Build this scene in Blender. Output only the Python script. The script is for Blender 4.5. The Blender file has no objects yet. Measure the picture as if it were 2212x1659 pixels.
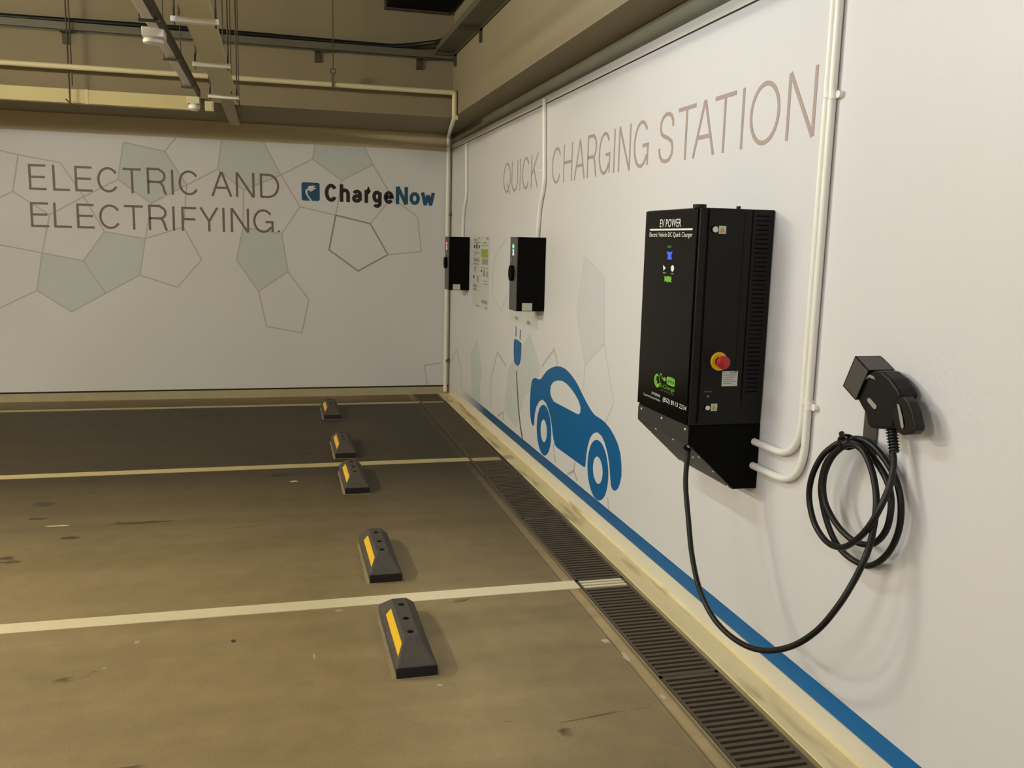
import bpy, bmesh, math, random
from mathutils import Vector, Matrix

random.seed(4)
scn = bpy.context.scene
COL = scn.collection

# ------------------------------------------------------------------ camera
# Room axes: X = 0 is the right hand wall (room at X < 0), Y = 0 the far wall
# (room at Y < 0), Z = 0 the floor.  Metres.
FPX = 1924.0924
CR = ((0.96719381, -0.25287882, 0.02425791),
      (-0.01672475, -0.15866595, -0.98719066),
      (0.25348851, 0.95439898, -0.15769005))
CP = Vector((-1.74146592, -9.13905826, 1.6))
cam_d = bpy.data.cameras.new('camera')
cam = bpy.data.objects.new('camera', cam_d)
COL.objects.link(cam)
r0, r1, r2 = (Vector(r) for r in CR)
M3 = Matrix((r0, -r1, -r2)).transposed()
cam.matrix_world = Matrix.Translation(CP) @ M3.to_4x4()
cam_d.sensor_width = 36.0
cam_d.lens = FPX / 2212.0 * 36.0
cam_d.clip_start = 0.05
scn.camera = cam

# ------------------------------------------------------------------ world, exposure
w = bpy.data.worlds.new('world')
w.use_nodes = True
w.node_tree.nodes['Background'].inputs[0].default_value = (0.9, 0.75, 0.5, 1)
w.node_tree.nodes['Background'].inputs[1].default_value = 0.02
scn.world = w
scn.view_settings.view_transform = 'Standard'
scn.view_settings.look = 'None'
scn.view_settings.exposure = 0.0
scn.view_settings.gamma = 1.0
scn.view_settings.use_curve_mapping = False

TUBE_KEY = 240.0
FILL_BACK = 430.0     # added fill tube behind the camera
FILL_FAR = 480.0  # added unseen fill tubes to the left and behind
FILL_SIDE = 900.0     # added fill tubes left of the far bays
C_KEY = (0.87, 0.93, 1.0)
C_FAR = (1.0, 0.93, 0.70)
C_MID = (1.0, 0.96, 0.90)


# ------------------------------------------------------------------ measuring helpers
def _ray(px, py):
    q = Vector(((px - 1106) / FPX, (py - 829.5) / FPX, 1))
    return r0 * q[0] + r1 * q[1] + r2 * q[2]


def on(ax, px, py, val=0.0):
    v = _ray(px, py)
    t = (val - CP[ax]) / v[ax]
    return CP + v * t


def PX(px, py, x=0.0): return on(0, px, py, x)
def PY(px, py, y=0.0): return on(1, px, py, y)
def PZ(px, py, z=0.0): return on(2, px, py, z)


# ------------------------------------------------------------------ materials
def lin(c):
    return tuple((v / 255 / 12.92) if v / 255 <= 0.04045 else ((v / 255 + 0.055) / 1.055) ** 2.4 for v in c)


def mat(name, rgb, rough=0.6, metal=0.0, var=0.08, scale=6.0, bump=0.0, bscale=80.0, spec=0.5, coat=0.0):
    m = bpy.data.materials.new(name)
    m.use_nodes = True
    nt = m.node_tree
    b = nt.nodes['Principled BSDF']
    b.inputs['Roughness'].default_value = rough
    b.inputs['Metallic'].default_value = metal
    b.inputs['Specular IOR Level'].default_value = spec
    if coat:
        b.inputs['Coat Weight'].default_value = coat
        b.inputs['Coat Roughness'].default_value = 0.08
    c = lin(rgb)
    tc = nt.nodes.new('ShaderNodeTexCoord')
    n = nt.nodes.new('ShaderNodeTexNoise')
    n.inputs['Scale'].default_value = scale
    n.inputs['Detail'].default_value = 5
    nt.links.new(tc.outputs['Object'], n.inputs['Vector'])
    mx = nt.nodes.new('ShaderNodeMix')
    mx.data_type = 'RGBA'
    mx.inputs[6].default_value = (*[v * (1 - var) for v in c], 1)
    mx.inputs[7].default_value = (*[min(1, v * (1 + var)) for v in c], 1)
    nt.links.new(n.outputs['Fac'], mx.inputs[0])
    nt.links.new(mx.outputs[2], b.inputs['Base Color'])
    if bump:
        n2 = nt.nodes.new('ShaderNodeTexNoise')
        n2.inputs['Scale'].default_value = bscale
        n2.inputs['Detail'].default_value = 4
        nt.links.new(tc.outputs['Object'], n2.inputs['Vector'])
        bp = nt.nodes.new('ShaderNodeBump')
        bp.inputs['Strength'].default_value = bump
        bp.inputs['Distance'].default_value = 0.01
        nt.links.new(n2.outputs['Fac'], bp.inputs['Height'])
        nt.links.new(bp.outputs[0], b.inputs['Normal'])
    return m


def emit(name, rgb, strength, base=(200, 200, 200)):
    m = mat(name, base, 0.4)
    b = m.node_tree.nodes['Principled BSDF']
    b.inputs['Emission Color'].default_value = (*rgb, 1)
    b.inputs['Emission Strength'].default_value = strength
    return m


M_VINYL = mat('white_vinyl', (213, 212, 213), 0.42, var=0.015, scale=1.5)
M_PAINT = mat('cream_wall_paint', (190, 177, 144), 0.8, var=0.05, scale=1.2, bump=0.05)
M_BEAM = mat('beam_paint', (132, 120, 95), 0.85, var=0.06, scale=1.0, bump=0.06)
M_CEIL = mat('ceiling_paint', (120, 110, 92), 0.9, var=0.08, scale=1.0)
M_STRIP = mat('grey_channel', (98, 96, 80), 0.6, var=0.18, scale=3.0)
M_GAP = mat('dark_gap', (40, 34, 26), 0.9)
M_TOPW = mat('white_top_strip', (214, 210, 200), 0.6, var=0.05, scale=4)
M_PENT = mat('pale_grey_print', (195, 200, 200), 0.45, var=0.03)
M_LINE = mat('grey_line_print', (180, 176, 172), 0.45, var=0.03)
M_LINE2 = mat('darker_line_print', (150, 143, 138), 0.45, var=0.03)
M_PENT2 = mat('faint_grey_print', (203, 205, 208), 0.45, var=0.02)
M_LINE3 = mat('faint_line_print', (198, 200, 200), 0.45, var=0.02)
M_LET = mat('brown_grey_lettering', (118, 98, 92), 0.45, var=0.04)
M_LET2 = mat('taupe_lettering', (168, 152, 144), 0.45, var=0.04)
M_BLACKP = mat('black_print', (18, 14, 13), 0.4, var=0.02)
M_BLUEP = mat('teal_blue_print', (18, 74, 106), 0.4, var=0.03)
M_BLUE = mat('blue_vinyl', (4, 92, 148), 0.45, var=0.04, spec=0.3)
M_PIPE = mat('white_plastic_pipe', (230, 228, 220), 0.35, var=0.03)
M_PIPEC = mat('cream_painted_pipe', (206, 194, 158), 0.5, var=0.05)
M_TRUNK = mat('cream_trunking', (200, 192, 155), 0.6, var=0.05)
M_TRUNKW = mat('white_trunking', (222, 218, 208), 0.5, var=0.04)
M_GALV = mat('galvanised_steel', (95, 92, 78), 0.55, 0.35, var=0.15, scale=14)
M_ROD = mat('dull_steel_rod', (70, 62, 48), 0.6, 0.3)
M_CABLE = mat('black_rubber', (14, 13, 12), 0.45, var=0.1, bump=0.03, spec=0.35)
M_BLACK = mat('black_powder_coat', (15, 14, 13), 0.5, var=0.12, scale=20, bump=0.03, bscale=300, spec=0.25)
M_GLOSS = mat('gloss_black_panel', (5, 5, 5), 0.18, var=0.05, spec=0.14)
M_MATT = mat('matt_black', (4, 4, 4), 0.8, var=0.05, spec=0.12)
M_DGREY = mat('dark_grey_metal', (44, 43, 41), 0.5, 0.0, var=0.1, scale=20)
M_HOLD = mat('charcoal_steel', (76, 72, 67), 0.45, 0.2, var=0.1, scale=30)
M_FRONTG = mat('grey_box_front', (74, 73, 71), 0.45, var=0.06)
M_SCREW = mat('bright_screw', (235, 232, 222), 0.3, 0.0)
M_WPRINT = mat('white_print', (225, 222, 212), 0.5, var=0.02)
M_GPRINT = mat('green_print', (104, 168, 40), 0.5, var=0.04)
M_DGPRINT = mat('dark_green_print', (52, 92, 28), 0.5, var=0.1)
M_YELLOW = mat('yellow_plastic', (232, 188, 24), 0.4, var=0.04)
M_RED = mat('red_plastic', (178, 30, 34), 0.35, var=0.06)
M_LABEL = mat('silver_label', (196, 198, 192), 0.4, var=0.05, scale=60)
M_LABELG = mat('grey_label_print', (120, 124, 120), 0.5)
M_RUBBER = mat('worn_black_rubber', (72, 66, 58), 0.75, var=0.35, scale=22, bump=0.25, bscale=60)
M_RUBD = mat('clean_black_rubber', (22, 20, 18), 0.7, var=0.1)
M_REFL = mat('yellow_reflective_tape', (240, 192, 26), 0.4, var=0.03)
M_DUST = mat('pale_dust', (160, 144, 110), 0.95, var=0.2, scale=30)
M_GRATE = mat('grate_steel', (86, 75, 58), 0.6, 0.2, var=0.2, scale=10)
M_LINEW = mat('white_road_paint', (226, 214, 178), 0.7, var=0.07, scale=5, bump=0.05)
M_LINEW2 = mat('worn_road_paint', (182, 166, 122), 0.8, var=0.14, scale=8)
M_PAPER = mat('poster_paper', (200, 203, 198), 0.4, var=0.03)
M_PGREY = mat('poster_grey_print', (150, 152, 138), 0.6, var=0.1)
M_PDARK = mat('poster_dark_print', (40, 42, 38), 0.6)
M_PGREEN = mat('poster_green_print', (140, 168, 60), 0.6, var=0.15, scale=60)
M_TUBEK = emit('lit_tube_near', C_KEY, TUBE_KEY)
M_FILLF = emit('fill_tube_far', C_MID, FILL_FAR)
M_FILLB = emit('fill_tube_back', C_KEY, FILL_BACK)
M_FILLM = emit('fill_tube_side', C_FAR, FILL_SIDE)
M_LEDG = emit('green_led', (0.05, 1.0, 0.55), 1.1)
M_LEDR = emit('red_led', (1.0, 0.08, 0.06), 1.2)
M_SCRW = emit('pale_blue_screen', (0.55, 0.66, 1.0), 0.55)
M_SCRB = emit('blue_screen', (0.06, 0.16, 0.85), 0.7, (20, 40, 120))
M_LEDD = emit('dim_green_led', (0.01, 0.12, 0.07), 0.5, (10, 60, 40))


def floor_mat():
    m = bpy.data.materials.new('floor_coating')
    m.use_nodes = True
    nt = m.node_tree
    N, Lk = nt.nodes, nt.links
    b = N['Principled BSDF']
    b.inputs['Roughness'].default_value = 0.62
    b.inputs['Specular IOR Level'].default_value = 0.35
    tc = N.new('ShaderNodeTexCoord')
    base = lin((162, 142, 102))

    def noise(scale, detail, vec=None, dist=0.0):
        n = N.new('ShaderNodeTexNoise')
        n.inputs['Scale'].default_value = scale
        n.inputs['Detail'].default_value = detail
        n.inputs['Distortion'].default_value = dist
        Lk.new(vec if vec else tc.outputs['Object'], n.inputs['Vector'])
        return n.outputs['Fac']

    def ramp(src, stops):
        r = N.new('ShaderNodeValToRGB')
        el = r.color_ramp.elements
        el[0].position, el[0].color = stops[0][0], (stops[0][1],) * 3 + (1,)
        el[1].position, el[1].color = stops[-1][0], (stops[-1][1],) * 3 + (1,)
        for p, v in stops[1:-1]:
            e = el.new(p)
            e.color = (v, v, v, 1)
        Lk.new(src, r.inputs[0])
        return r.outputs[0]

    def mul(a, bb):
        x = N.new('ShaderNodeMix')
        x.data_type = 'RGBA'
        x.blend_type = 'MULTIPLY'
        x.inputs[0].default_value = 1
        if isinstance(a, tuple):
            x.inputs[6].default_value = (*a, 1)
        else:
            Lk.new(a, x.inputs[6])
        Lk.new(bb, x.inputs[7])
        return x.outputs[2]

    def mapping(s):
        mp = N.new('ShaderNodeMapping')
        mp.inputs['Scale'].default_value = s
        Lk.new(tc.outputs['Object'], mp.inputs[0])
        return mp.outputs[0]

    c = mul(base, ramp(noise(0.55, 4), [(0.3, 0.82), (0.7, 1.1)]))
    c = mul(c, ramp(noise(1.0, 5, mapping((0.35, 3.4, 1)), 0.4), [(0.34, 0.84), (0.56, 1.0)]))
    c = mul(c, ramp(noise(9.0, 6), [(0.3, 0.9), (0.7, 1.07)]))
    c = mul(c, ramp(noise(160, 2), [(0.3, 0.86), (0.7, 1.12)]))
    # scattered drips and scuffs
    c = mul(c, ramp(noise(2.4, 3, mapping((0.7, 2.6, 1)), 1.2), [(0.27, 0.35), (0.31, 1.0)]))
    # weak far light painted into floor colour over far bays; darker strip by drain
    sx = N.new('ShaderNodeSeparateXYZ')
    Lk.new(tc.outputs['Object'], sx.inputs[0])

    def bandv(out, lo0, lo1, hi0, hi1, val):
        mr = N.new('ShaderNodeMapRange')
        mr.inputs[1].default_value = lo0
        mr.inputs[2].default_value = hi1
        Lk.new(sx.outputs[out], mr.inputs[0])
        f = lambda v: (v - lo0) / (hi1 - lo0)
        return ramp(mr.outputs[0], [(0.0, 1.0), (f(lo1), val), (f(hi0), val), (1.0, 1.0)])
    c = mul(c, bandv('Y', -5.6, -3.0, -0.6, 0.2, 0.15))  # fall-off of light put into the colour of the far bays
    c = mul(c, bandv('X', -1.1, -0.50, -0.462, -0.452, 0.74))
    c = mul(c, bandv('X', -0.442, -0.436, -0.408, -0.402, 1.22))
    # saw cut joints beside the drain
    for xx in (-0.449, -0.394):
        c = mul(c, bandv('X', xx - 0.006, xx - 0.003, xx + 0.003, xx + 0.006, 0.55))
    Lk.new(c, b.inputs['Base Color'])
    bp = N.new('ShaderNodeBump')
    bp.inputs['Strength'].default_value = 0.12
    bp.inputs['Distance'].default_value = 0.004
    Lk.new(noise(120, 4), bp.inputs['Height'])
    Lk.new(bp.outputs[0], b.inputs['Normal'])
    return m


def kerb_mat():
    m = mat('kerb_concrete', (220, 205, 160), 0.8, var=0.12, scale=4, bump=0.15, bscale=40)
    nt = m.node_tree
    N, Lk = nt.nodes, nt.links
    b = N['Principled BSDF']
    src = b.inputs['Base Color'].links[0].from_socket
    tc = N.new('ShaderNodeTexCoord')
    mp = N.new('ShaderNodeMapping')
    mp.inputs['Scale'].default_value = (9, 1.1, 1)
    Lk.new(tc.outputs['Object'], mp.inputs[0])
    n = N.new('ShaderNodeTexNoise')
    n.inputs['Scale'].default_value = 1.6
    n.inputs['Detail'].default_value = 6
    Lk.new(mp.outputs[0], n.inputs['Vector'])
    r = N.new('ShaderNodeValToRGB')
    r.color_ramp.elements[0].position = 0.34
    r.color_ramp.elements[0].color = (0.42, 0.34, 0.24, 1)
    r.color_ramp.elements[1].position = 0.47
    r.color_ramp.elements[1].color = (1, 1, 1, 1)
    Lk.new(n.outputs['Fac'], r.inputs[0])
    x = N.new('ShaderNodeMix')
    x.data_type = 'RGBA'
    x.blend_type = 'MULTIPLY'
    x.inputs[0].default_value = 0.75
    Lk.new(src, x.inputs[6])
    Lk.new(r.outputs[0], x.inputs[7])
    Lk.new(x.outputs[2], b.inputs['Base Color'])
    return m


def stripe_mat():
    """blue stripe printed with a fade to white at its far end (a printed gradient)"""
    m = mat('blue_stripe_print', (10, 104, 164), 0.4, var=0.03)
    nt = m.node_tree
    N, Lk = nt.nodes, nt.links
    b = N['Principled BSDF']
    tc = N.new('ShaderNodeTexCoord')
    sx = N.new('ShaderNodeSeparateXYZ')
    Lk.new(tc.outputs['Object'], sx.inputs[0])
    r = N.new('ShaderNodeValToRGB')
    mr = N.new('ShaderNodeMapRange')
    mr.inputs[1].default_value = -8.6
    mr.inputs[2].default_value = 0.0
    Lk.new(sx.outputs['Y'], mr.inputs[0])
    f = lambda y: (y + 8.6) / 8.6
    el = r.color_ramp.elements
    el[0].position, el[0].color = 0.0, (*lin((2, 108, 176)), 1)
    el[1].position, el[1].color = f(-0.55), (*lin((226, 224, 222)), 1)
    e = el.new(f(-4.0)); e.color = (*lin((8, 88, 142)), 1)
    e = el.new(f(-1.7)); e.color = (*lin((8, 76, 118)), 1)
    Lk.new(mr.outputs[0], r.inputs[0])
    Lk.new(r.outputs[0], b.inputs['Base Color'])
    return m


# ------------------------------------------------------------------ mesh helpers
class G:
    def __init__(self):
        self.v, self.f = [], []

    def add(self, vs, fs):
        o = len(self.v)
        self.v += [Vector(p) for p in vs]
        self.f += [tuple(i + o for i in f) for f in fs]
        return self

    def box(self, x0, x1, y0, y1, z0, z1):
        vs = [(x, y, z) for x in (x0, x1) for y in (y0, y1) for z in (z0, z1)]
        return self.add(vs, [(0, 1, 3, 2), (4, 6, 7, 5), (0, 4, 5, 1), (2, 3, 7, 6), (0, 2, 6, 4), (1, 5, 7, 3)])

    def hexa(self, a, u, v, w):
        a, u, v, w = map(Vector, (a, u, v, w))
        vs = [a + u * i + v * j + w * k for i in (0, 1) for j in (0, 1) for k in (0, 1)]
        return self.add(vs, [(0, 1, 3, 2), (4, 6, 7, 5), (0, 4, 5, 1), (2, 3, 7, 6), (0, 2, 6, 4), (1, 5, 7, 3)])

    def tube(self, pts, r, n=12, caps=True):
        pts = [Vector(p) for p in pts]
        T = []
        for i in range(len(pts)):
            a, b = pts[max(0, i - 1)], pts[min(len(pts) - 1, i + 1)]
            T.append((b - a).normalized())
        nv = T[0].orthogonal().normalized()
        rings, vs, fs = [], [], []
        for i, p in enumerate(pts):
            nv = (nv - T[i] * nv.dot(T[i])).normalized()
            bv = T[i].cross(nv)
            rr = r[i] if isinstance(r, (list, tuple)) else r
            rings.append(len(vs))
            for k in range(n):
                a = 2 * math.pi * k / n
                vs.append(p + (nv * math.cos(a) + bv * math.sin(a)) * rr)
        for i in range(len(pts) - 1):
            for k in range(n):
                k2 = (k + 1) % n
                fs.append((rings[i] + k, rings[i] + k2, rings[i + 1] + k2, rings[i + 1] + k))
        if caps:
            fs.append(tuple(reversed(range(n))))
            fs.append(tuple(rings[-1] + k for k in range(n)))
        return self.add(vs, fs)

    def prism(self, outer, d, holes=()):
        """outer/holes: 3D coplanar loops, extruded along vector d"""
        bm = bmesh.new()
        es = []
        for loop in [outer] + list(holes):
            vs = [bm.verts.new(Vector(p)) for p in loop]
            es += [bm.edges.new((vs[i], vs[(i + 1) % len(vs)])) for i in range(len(vs))]
        if holes or len(outer) > 4:
            bmesh.ops.triangle_fill(bm, use_beauty=True, use_dissolve=False, edges=es)
        else:
            bm.faces.new(list(bm.verts))
        if d is not None:
            g = bmesh.ops.extrude_face_region(bm, geom=bm.faces[:])
            bmesh.ops.translate(bm, vec=Vector(d), verts=[e for e in g['geom'] if isinstance(e, bmesh.types.BMVert)])
            bmesh.ops.recalc_face_normals(bm, faces=bm.faces[:])
        bm.verts.index_update()
        self.add([v.co.copy() for v in bm.verts], [tuple(v.index for v in f.verts) for f in bm.faces])
        bm.free()
        return self

    def ribbon(self, pts, wd, nrm, d):
        """flat stroke of width wd following pts, facing nrm, thickness d"""
        pts = [Vector(p) for p in pts]
        nrm = Vector(nrm)
        L, R = [], []
        for i, p in enumerate(pts):
            a = (pts[i] - pts[i - 1]).normalized() if i else (pts[1] - pts[0]).normalized()
            b = (pts[i + 1] - pts[i]).normalized() if i < len(pts) - 1 else a
            na, nb = nrm.cross(a), nrm.cross(b)
            m = (na + nb)
            m = m.normalized() if m.length > 1e-6 else na
            k = 1 / max(0.45, m.dot(na))
            L.append(p + m * wd / 2 * k)
            R.append(p - m * wd / 2 * k)
        n = len(pts)
        lift = nrm * d
        vs = L + R + [q + lift for q in L] + [q + lift for q in R]
        fs = []
        for i in range(n - 1):
            fs.append((2 * n + i, 3 * n + i, 3 * n + i + 1, 2 * n + i + 1))
            fs.append((i, i + 1, n + i + 1, n + i))
            fs.append((i, 2 * n + i, 2 * n + i + 1, i + 1))
            fs.append((n + i, n + i + 1, 3 * n + i + 1, 3 * n + i))
        fs.append((0, n, 3 * n, 2 * n))
        fs.append((n - 1, 3 * n - 1, 4 * n - 1, 2 * n - 1))
        return self.add(vs, fs)


def finish(name, g, m, parent=None, smooth=False, bevel=0.0, loc=None, fixn=True):
    if loc is None:
        if parent is not None:
            loc = Vector((0, 0, 0))
        else:
            xs = [v.x for v in g.v]; ys = [v.y for v in g.v]; zs = [v.z for v in g.v]
            loc = Vector(((min(xs) + max(xs)) / 2, (min(ys) + max(ys)) / 2, min(zs)))
    off = Vector(loc)
    if parent is not None:
        off = parent['_w'] if '_w' in parent else parent.location
        off = Vector(off)
    me = bpy.data.meshes.new(name)
    me.from_pydata([v - off for v in g.v], [], g.f)
    me.update()
    if fixn:
        bm = bmesh.new(); bm.from_mesh(me)
        bmesh.ops.recalc_face_normals(bm, faces=bm.faces[:])
        bm.to_mesh(me); bm.free()
    for mm in (m if isinstance(m, (list, tuple)) else [m]):
        me.materials.append(mm)
    if smooth:
        for p in me.polygons:
            p.use_smooth = True
    o = bpy.data.objects.new(name, me)
    COL.objects.link(o)
    if parent is not None:
        o.parent = parent
        o['_w'] = list(off)
    else:
        o.location = off
        o['_w'] = list(off)
    if bevel:
        b = o.modifiers.new('bevel', 'BEVEL')
        b.width = bevel; b.segments = 2; b.limit_method = 'ANGLE'
    if smooth:
        try:
            me.set_sharp_from_angle(angle=math.radians(40))
        except Exception:
            pass
    return o


def thing(name, label, cat, loc, group=None):
    o = bpy.data.objects.new(name, None)
    o.empty_display_size = 0.1
    COL.objects.link(o)
    o.location = loc
    o['label'] = label
    o['category'] = cat
    o['_w'] = list(loc)
    if group: o['group'] = group
    return o


def tag(o, label, cat, group=None):
    o['label'] = label; o['category'] = cat
    if group: o['group'] = group
    return o


def struct(name, g, m, parent=None, **k):
    o = finish(name, g, m, parent, loc=(0, 0, 0) if parent is None else None, **k)
    if parent is None: o['kind'] = 'structure'
    return o


def text_geo(s, P, u, v, wd, ht, d=0.0008):
    """default font text fitted in the box P + u*wd + v*ht, raised d along u x v"""
    cu = bpy.data.curves.new('lettering', 'FONT')
    cu.body = s
    cu.resolution_u = 3
    ob = bpy.data.objects.new('lettering', cu)
    COL.objects.link(ob)
    bpy.context.view_layer.update()
    dg = bpy.context.evaluated_depsgraph_get()
    me = ob.evaluated_get(dg).to_mesh()
    vs = [q.co.copy() for q in me.vertices]
    fs = [tuple(p.vertices) for p in me.polygons]
    ob.evaluated_get(dg).to_mesh_clear()
    bpy.data.objects.remove(ob)
    g = G()
    if not vs: return g
    x0, x1 = min(q.x for q in vs), max(q.x for q in vs)
    y0, y1 = min(q.y for q in vs), max(q.y for q in vs)
    u, v, P = Vector(u), Vector(v), Vector(P)
    n = u.cross(v) * d
    g.add([P + u * ((q.x - x0) / (x1 - x0) * wd) + v * ((q.y - y0) / (y1 - y0) * ht) + n for q in vs], fs)
    return g


def catmull(pts, k=8):
    pts = [Vector(p) for p in pts]
    P = [pts[0] * 2 - pts[1]] + pts + [pts[-1] * 2 - pts[-2]]
    out = []
    for i in range(1, len(P) - 2):
        for j in range(k):
            t = j / k
            a, b, c, d = P[i - 1], P[i], P[i + 1], P[i + 2]
            out.append(0.5 * ((2 * b) + (c - a) * t + (2 * a - 5 * b + 4 * c - d) * t * t + (3 * b - a - 3 * c + d) * t ** 3))
    out.append(pts[-1])
    return out


def fillet(pts, r, k=8):
    pts = [Vector(p) for p in pts]
    out = [pts[0]]
    for i in range(1, len(pts) - 1):
        a = (pts[i - 1] - pts[i]); b = (pts[i + 1] - pts[i])
        rr = min(r, a.length * 0.49, b.length * 0.49)
        p0, p2 = pts[i] + a.normalized() * rr, pts[i] + b.normalized() * rr
        for j in range(k + 1):
            t = j / k
            out.append(p0 * (1 - t) ** 2 + pts[i] * 2 * t * (1 - t) + p2 * t * t)
    out.append(pts[-1])
    return out


# ------------------------------------------------------------------ the setting
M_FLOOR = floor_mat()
LX = -12.0          # left wall
BY = -15.0          # wall behind
CZ = 3.8            # ceiling
ZB = 2.653          # underside of the beams
GX0, GX1 = -0.378, -0.137     # drain grate
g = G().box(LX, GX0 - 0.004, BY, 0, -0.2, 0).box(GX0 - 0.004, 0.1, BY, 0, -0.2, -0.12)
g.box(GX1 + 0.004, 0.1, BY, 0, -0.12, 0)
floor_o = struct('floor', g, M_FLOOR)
M_KERB = kerb_mat()
g = G()
n = 60
for i in range(n):
    ya, yb = -i * (-BY) / n, -(i + 1) * (-BY) / n
    wa = 0.012 * math.sin(i * 1.7) + 0.008 * math.sin(i * 0.6)
    wb = 0.012 * math.sin((i + 1) * 1.7) + 0.008 * math.sin((i + 1) * 0.6)
    g.add([(GX1 + 0.022, ya, 0), (GX1 + 0.022, yb, 0), (GX1 + 0.024, yb, 0.004), (GX1 + 0.024, ya, 0.004),
           (-0.012 , ya, 0.006), (-0.012, yb, 0.006), (0.0, yb, 0.02), (0.0, ya, 0.02)],
          [(0, 1, 2, 3), (3, 2, 5, 4), (4, 5, 6, 7)])
struct('trim_1', g, M_KERB)

struct('wall_back', G().box(LX - 0.2, 0.2, 0, 0.2, -0.2, CZ), M_PAINT)
struct('wall_right', G().box(0.006, 0.2, BY, 0, -0.2, CZ), M_PAINT)
struct('wall_left', G().box(LX - 0.2, LX, BY, 0, -0.2, CZ), M_PAINT)
struct('wall_front', G().box(LX - 0.2, 0.2, BY - 0.2, BY, -0.2, CZ), M_PAINT)
struct('ceiling', G().box(LX - 0.2, 0.2, BY - 0.2, 0.2, CZ, CZ + 0.2), M_CEIL)
b_ = struct('ceiling_beam', G().box(LX, 0.006, -1.24, 0, ZB, CZ), M_BEAM)
b_ = struct('ceiling_beam', G().box(-0.235, 0.006, BY, -1.24, ZB, CZ), M_BEAM)
# baseboard of the back wall, dirty skirting below the printed panel
struct('baseboard_back', G().box(LX, -0.02, -0.012, 0, 0, 0.078), mat('skirting_concrete', (170, 160, 128), 0.8, var=0.12, scale=5))
struct('baseboard_right', G().box(-0.002, 0.006, BY, 0, 0.015, 0.088), mat('plinth_white', (214, 208, 190), 0.6, var=0.06, scale=5))
# grey channel and white strip between panel and beam on the right wall
struct('trim_2', G().box(0.0, 0.006, BY, 0, 2.553, ZB), M_STRIP)
struct('trim_3', G().box(-0.004, 0.006, BY, 0, 2.508, 2.553), M_TOPW)
struct('trim_4', G().box(0.002, 0.006, BY, 0, 2.500, 2.508), M_GAP)
# vinyl covered panels
clad_r = struct('cladding_right', G().box(-0.004, 0.006, BY, -0.01, 0.092, 2.500), M_VINYL)
# back panel with rounded top corner
cx, cz, rr = -4.28, 2.487, 0.17
outer = [(-0.012, 0, 0.094), (-0.012, 0, cz)]
for k in range(7):
    a = math.pi / 2 * k / 6
    outer.append((cx + rr - rr * math.sin(a), 0, cz - rr + rr * math.cos(a)))
outer.append((cx, 0, 0.094))
clad_b = struct('cladding_back', G().prism(outer, (0, -0.006, 0)), M_VINYL)
struct('trim_5', G().box(cx, -0.012, -0.0045, 0, 0.078, 0.094), M_GAP)


# ------------------------------------------------------------------ printed pentagons
def c3(x, y): return (x / 3.456, 240 + y / 3.456)
def c4(x, y): return (480 + x / 3.814, 280 + y / 3.814)
def cr(x, y): return (900 + x / 3.95, 680 + y / 3.95)


def bw(p): 
    q = PY(p[0], p[1], -0.006); q.y = -0.006; return q
def rw(p):
    q = PX(p[0], p[1], -0.004); q.x = -0.004; return q


def clipz(q, z=2.486):
    if q.z > z: q.z = z
    return q


V = {
 'a0': c3(-60, 280), 'a1': c3(135, 325), 'a2': c3(450, 385), 'a3': c3(625, 638), 'a4': c3(370, 775), 'a5': c3(95, 600), 'a6': c3(-60, 672),
 'b1': c3(920, 232), 'b2': c3(1230, 300), 'b3': c3(1395, 550), 'b4': c3(1130, 690), 'b5': c3(880, 510), 'b0': c3(1312, 196),
 'f1': c3(1655, 213), 'f2': c3(1625, 435), 'f3': (526, 411), 'f4': (607, 378), 'f5': c4(340, 100),
 'g1': c4(765, 120), 'g2': c4(745, 243), 'g3': c4(985, 420), 'g4': c4(1243, 288), 'g5': c4(1175, 150),
 'h1': c4(640, 635), 'h2': c4(935, 705), 'h3': c4(1220, 775), 'h4': c4(1400, 560), 'h5': c4(1610, 720), 'h6': c4(1640, 1005),
 'h7': c4(1365, 1030), 'h8': c4(1120, 1165), 'h9': c4(880, 990), 'i1': c4(490, 858), 'i2': c3(1815, 868),
 'i3': c3(2150, 1200), 'i4': c3(1930, 1345), 'i5': c3(1765, 1110), 'j1': (667, 647), 'j2': (652, 719), 'j3': (576, 705),
 'k1': c3(780, 900), 'k2': c3(1085, 952), 'k3': c3(1045, 1225), 'k4': c3(790, 1360), 'k5': c3(622, 1117),
 'l1': c3(315, 1058), 'l2': c3(535, 1500), 'l3': c3(275, 1338), 'l0': c3(-60, 988), 'l4': c3(-60, 1500),
 'm1': c3(1370, 865), 'm2': c3(1505, 1110), 'm3': c3(1325, 1315),
 'n0': (954, 784), 'n1': (916.5, 789), 'n2': (923, 829)}
P = {k: clipz(bw(v)) for k, v in V.items()}
fills = ['b1 b2 b3 b4 b5', 'f1 f2 f3 f4 f5', 'g1 g2 g3 g4 g5', 'i2 i1 i3 i4 i5', 'k1 k2 k3 k4 k5', 'l1 k5 k4 l2 l3']
for f in fills:
    finish('pentagon_print', G().prism([P[k] for k in f.split()], (0, -0.0006, 0)), M_PENT, clad_b)
g = G()
seen = set(frozenset(p) for p in (('h2', 'h3'), ('h3', 'h7'), ('h7', 'h8'), ('h8', 'h9'), ('h9', 'h2')))
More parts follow.
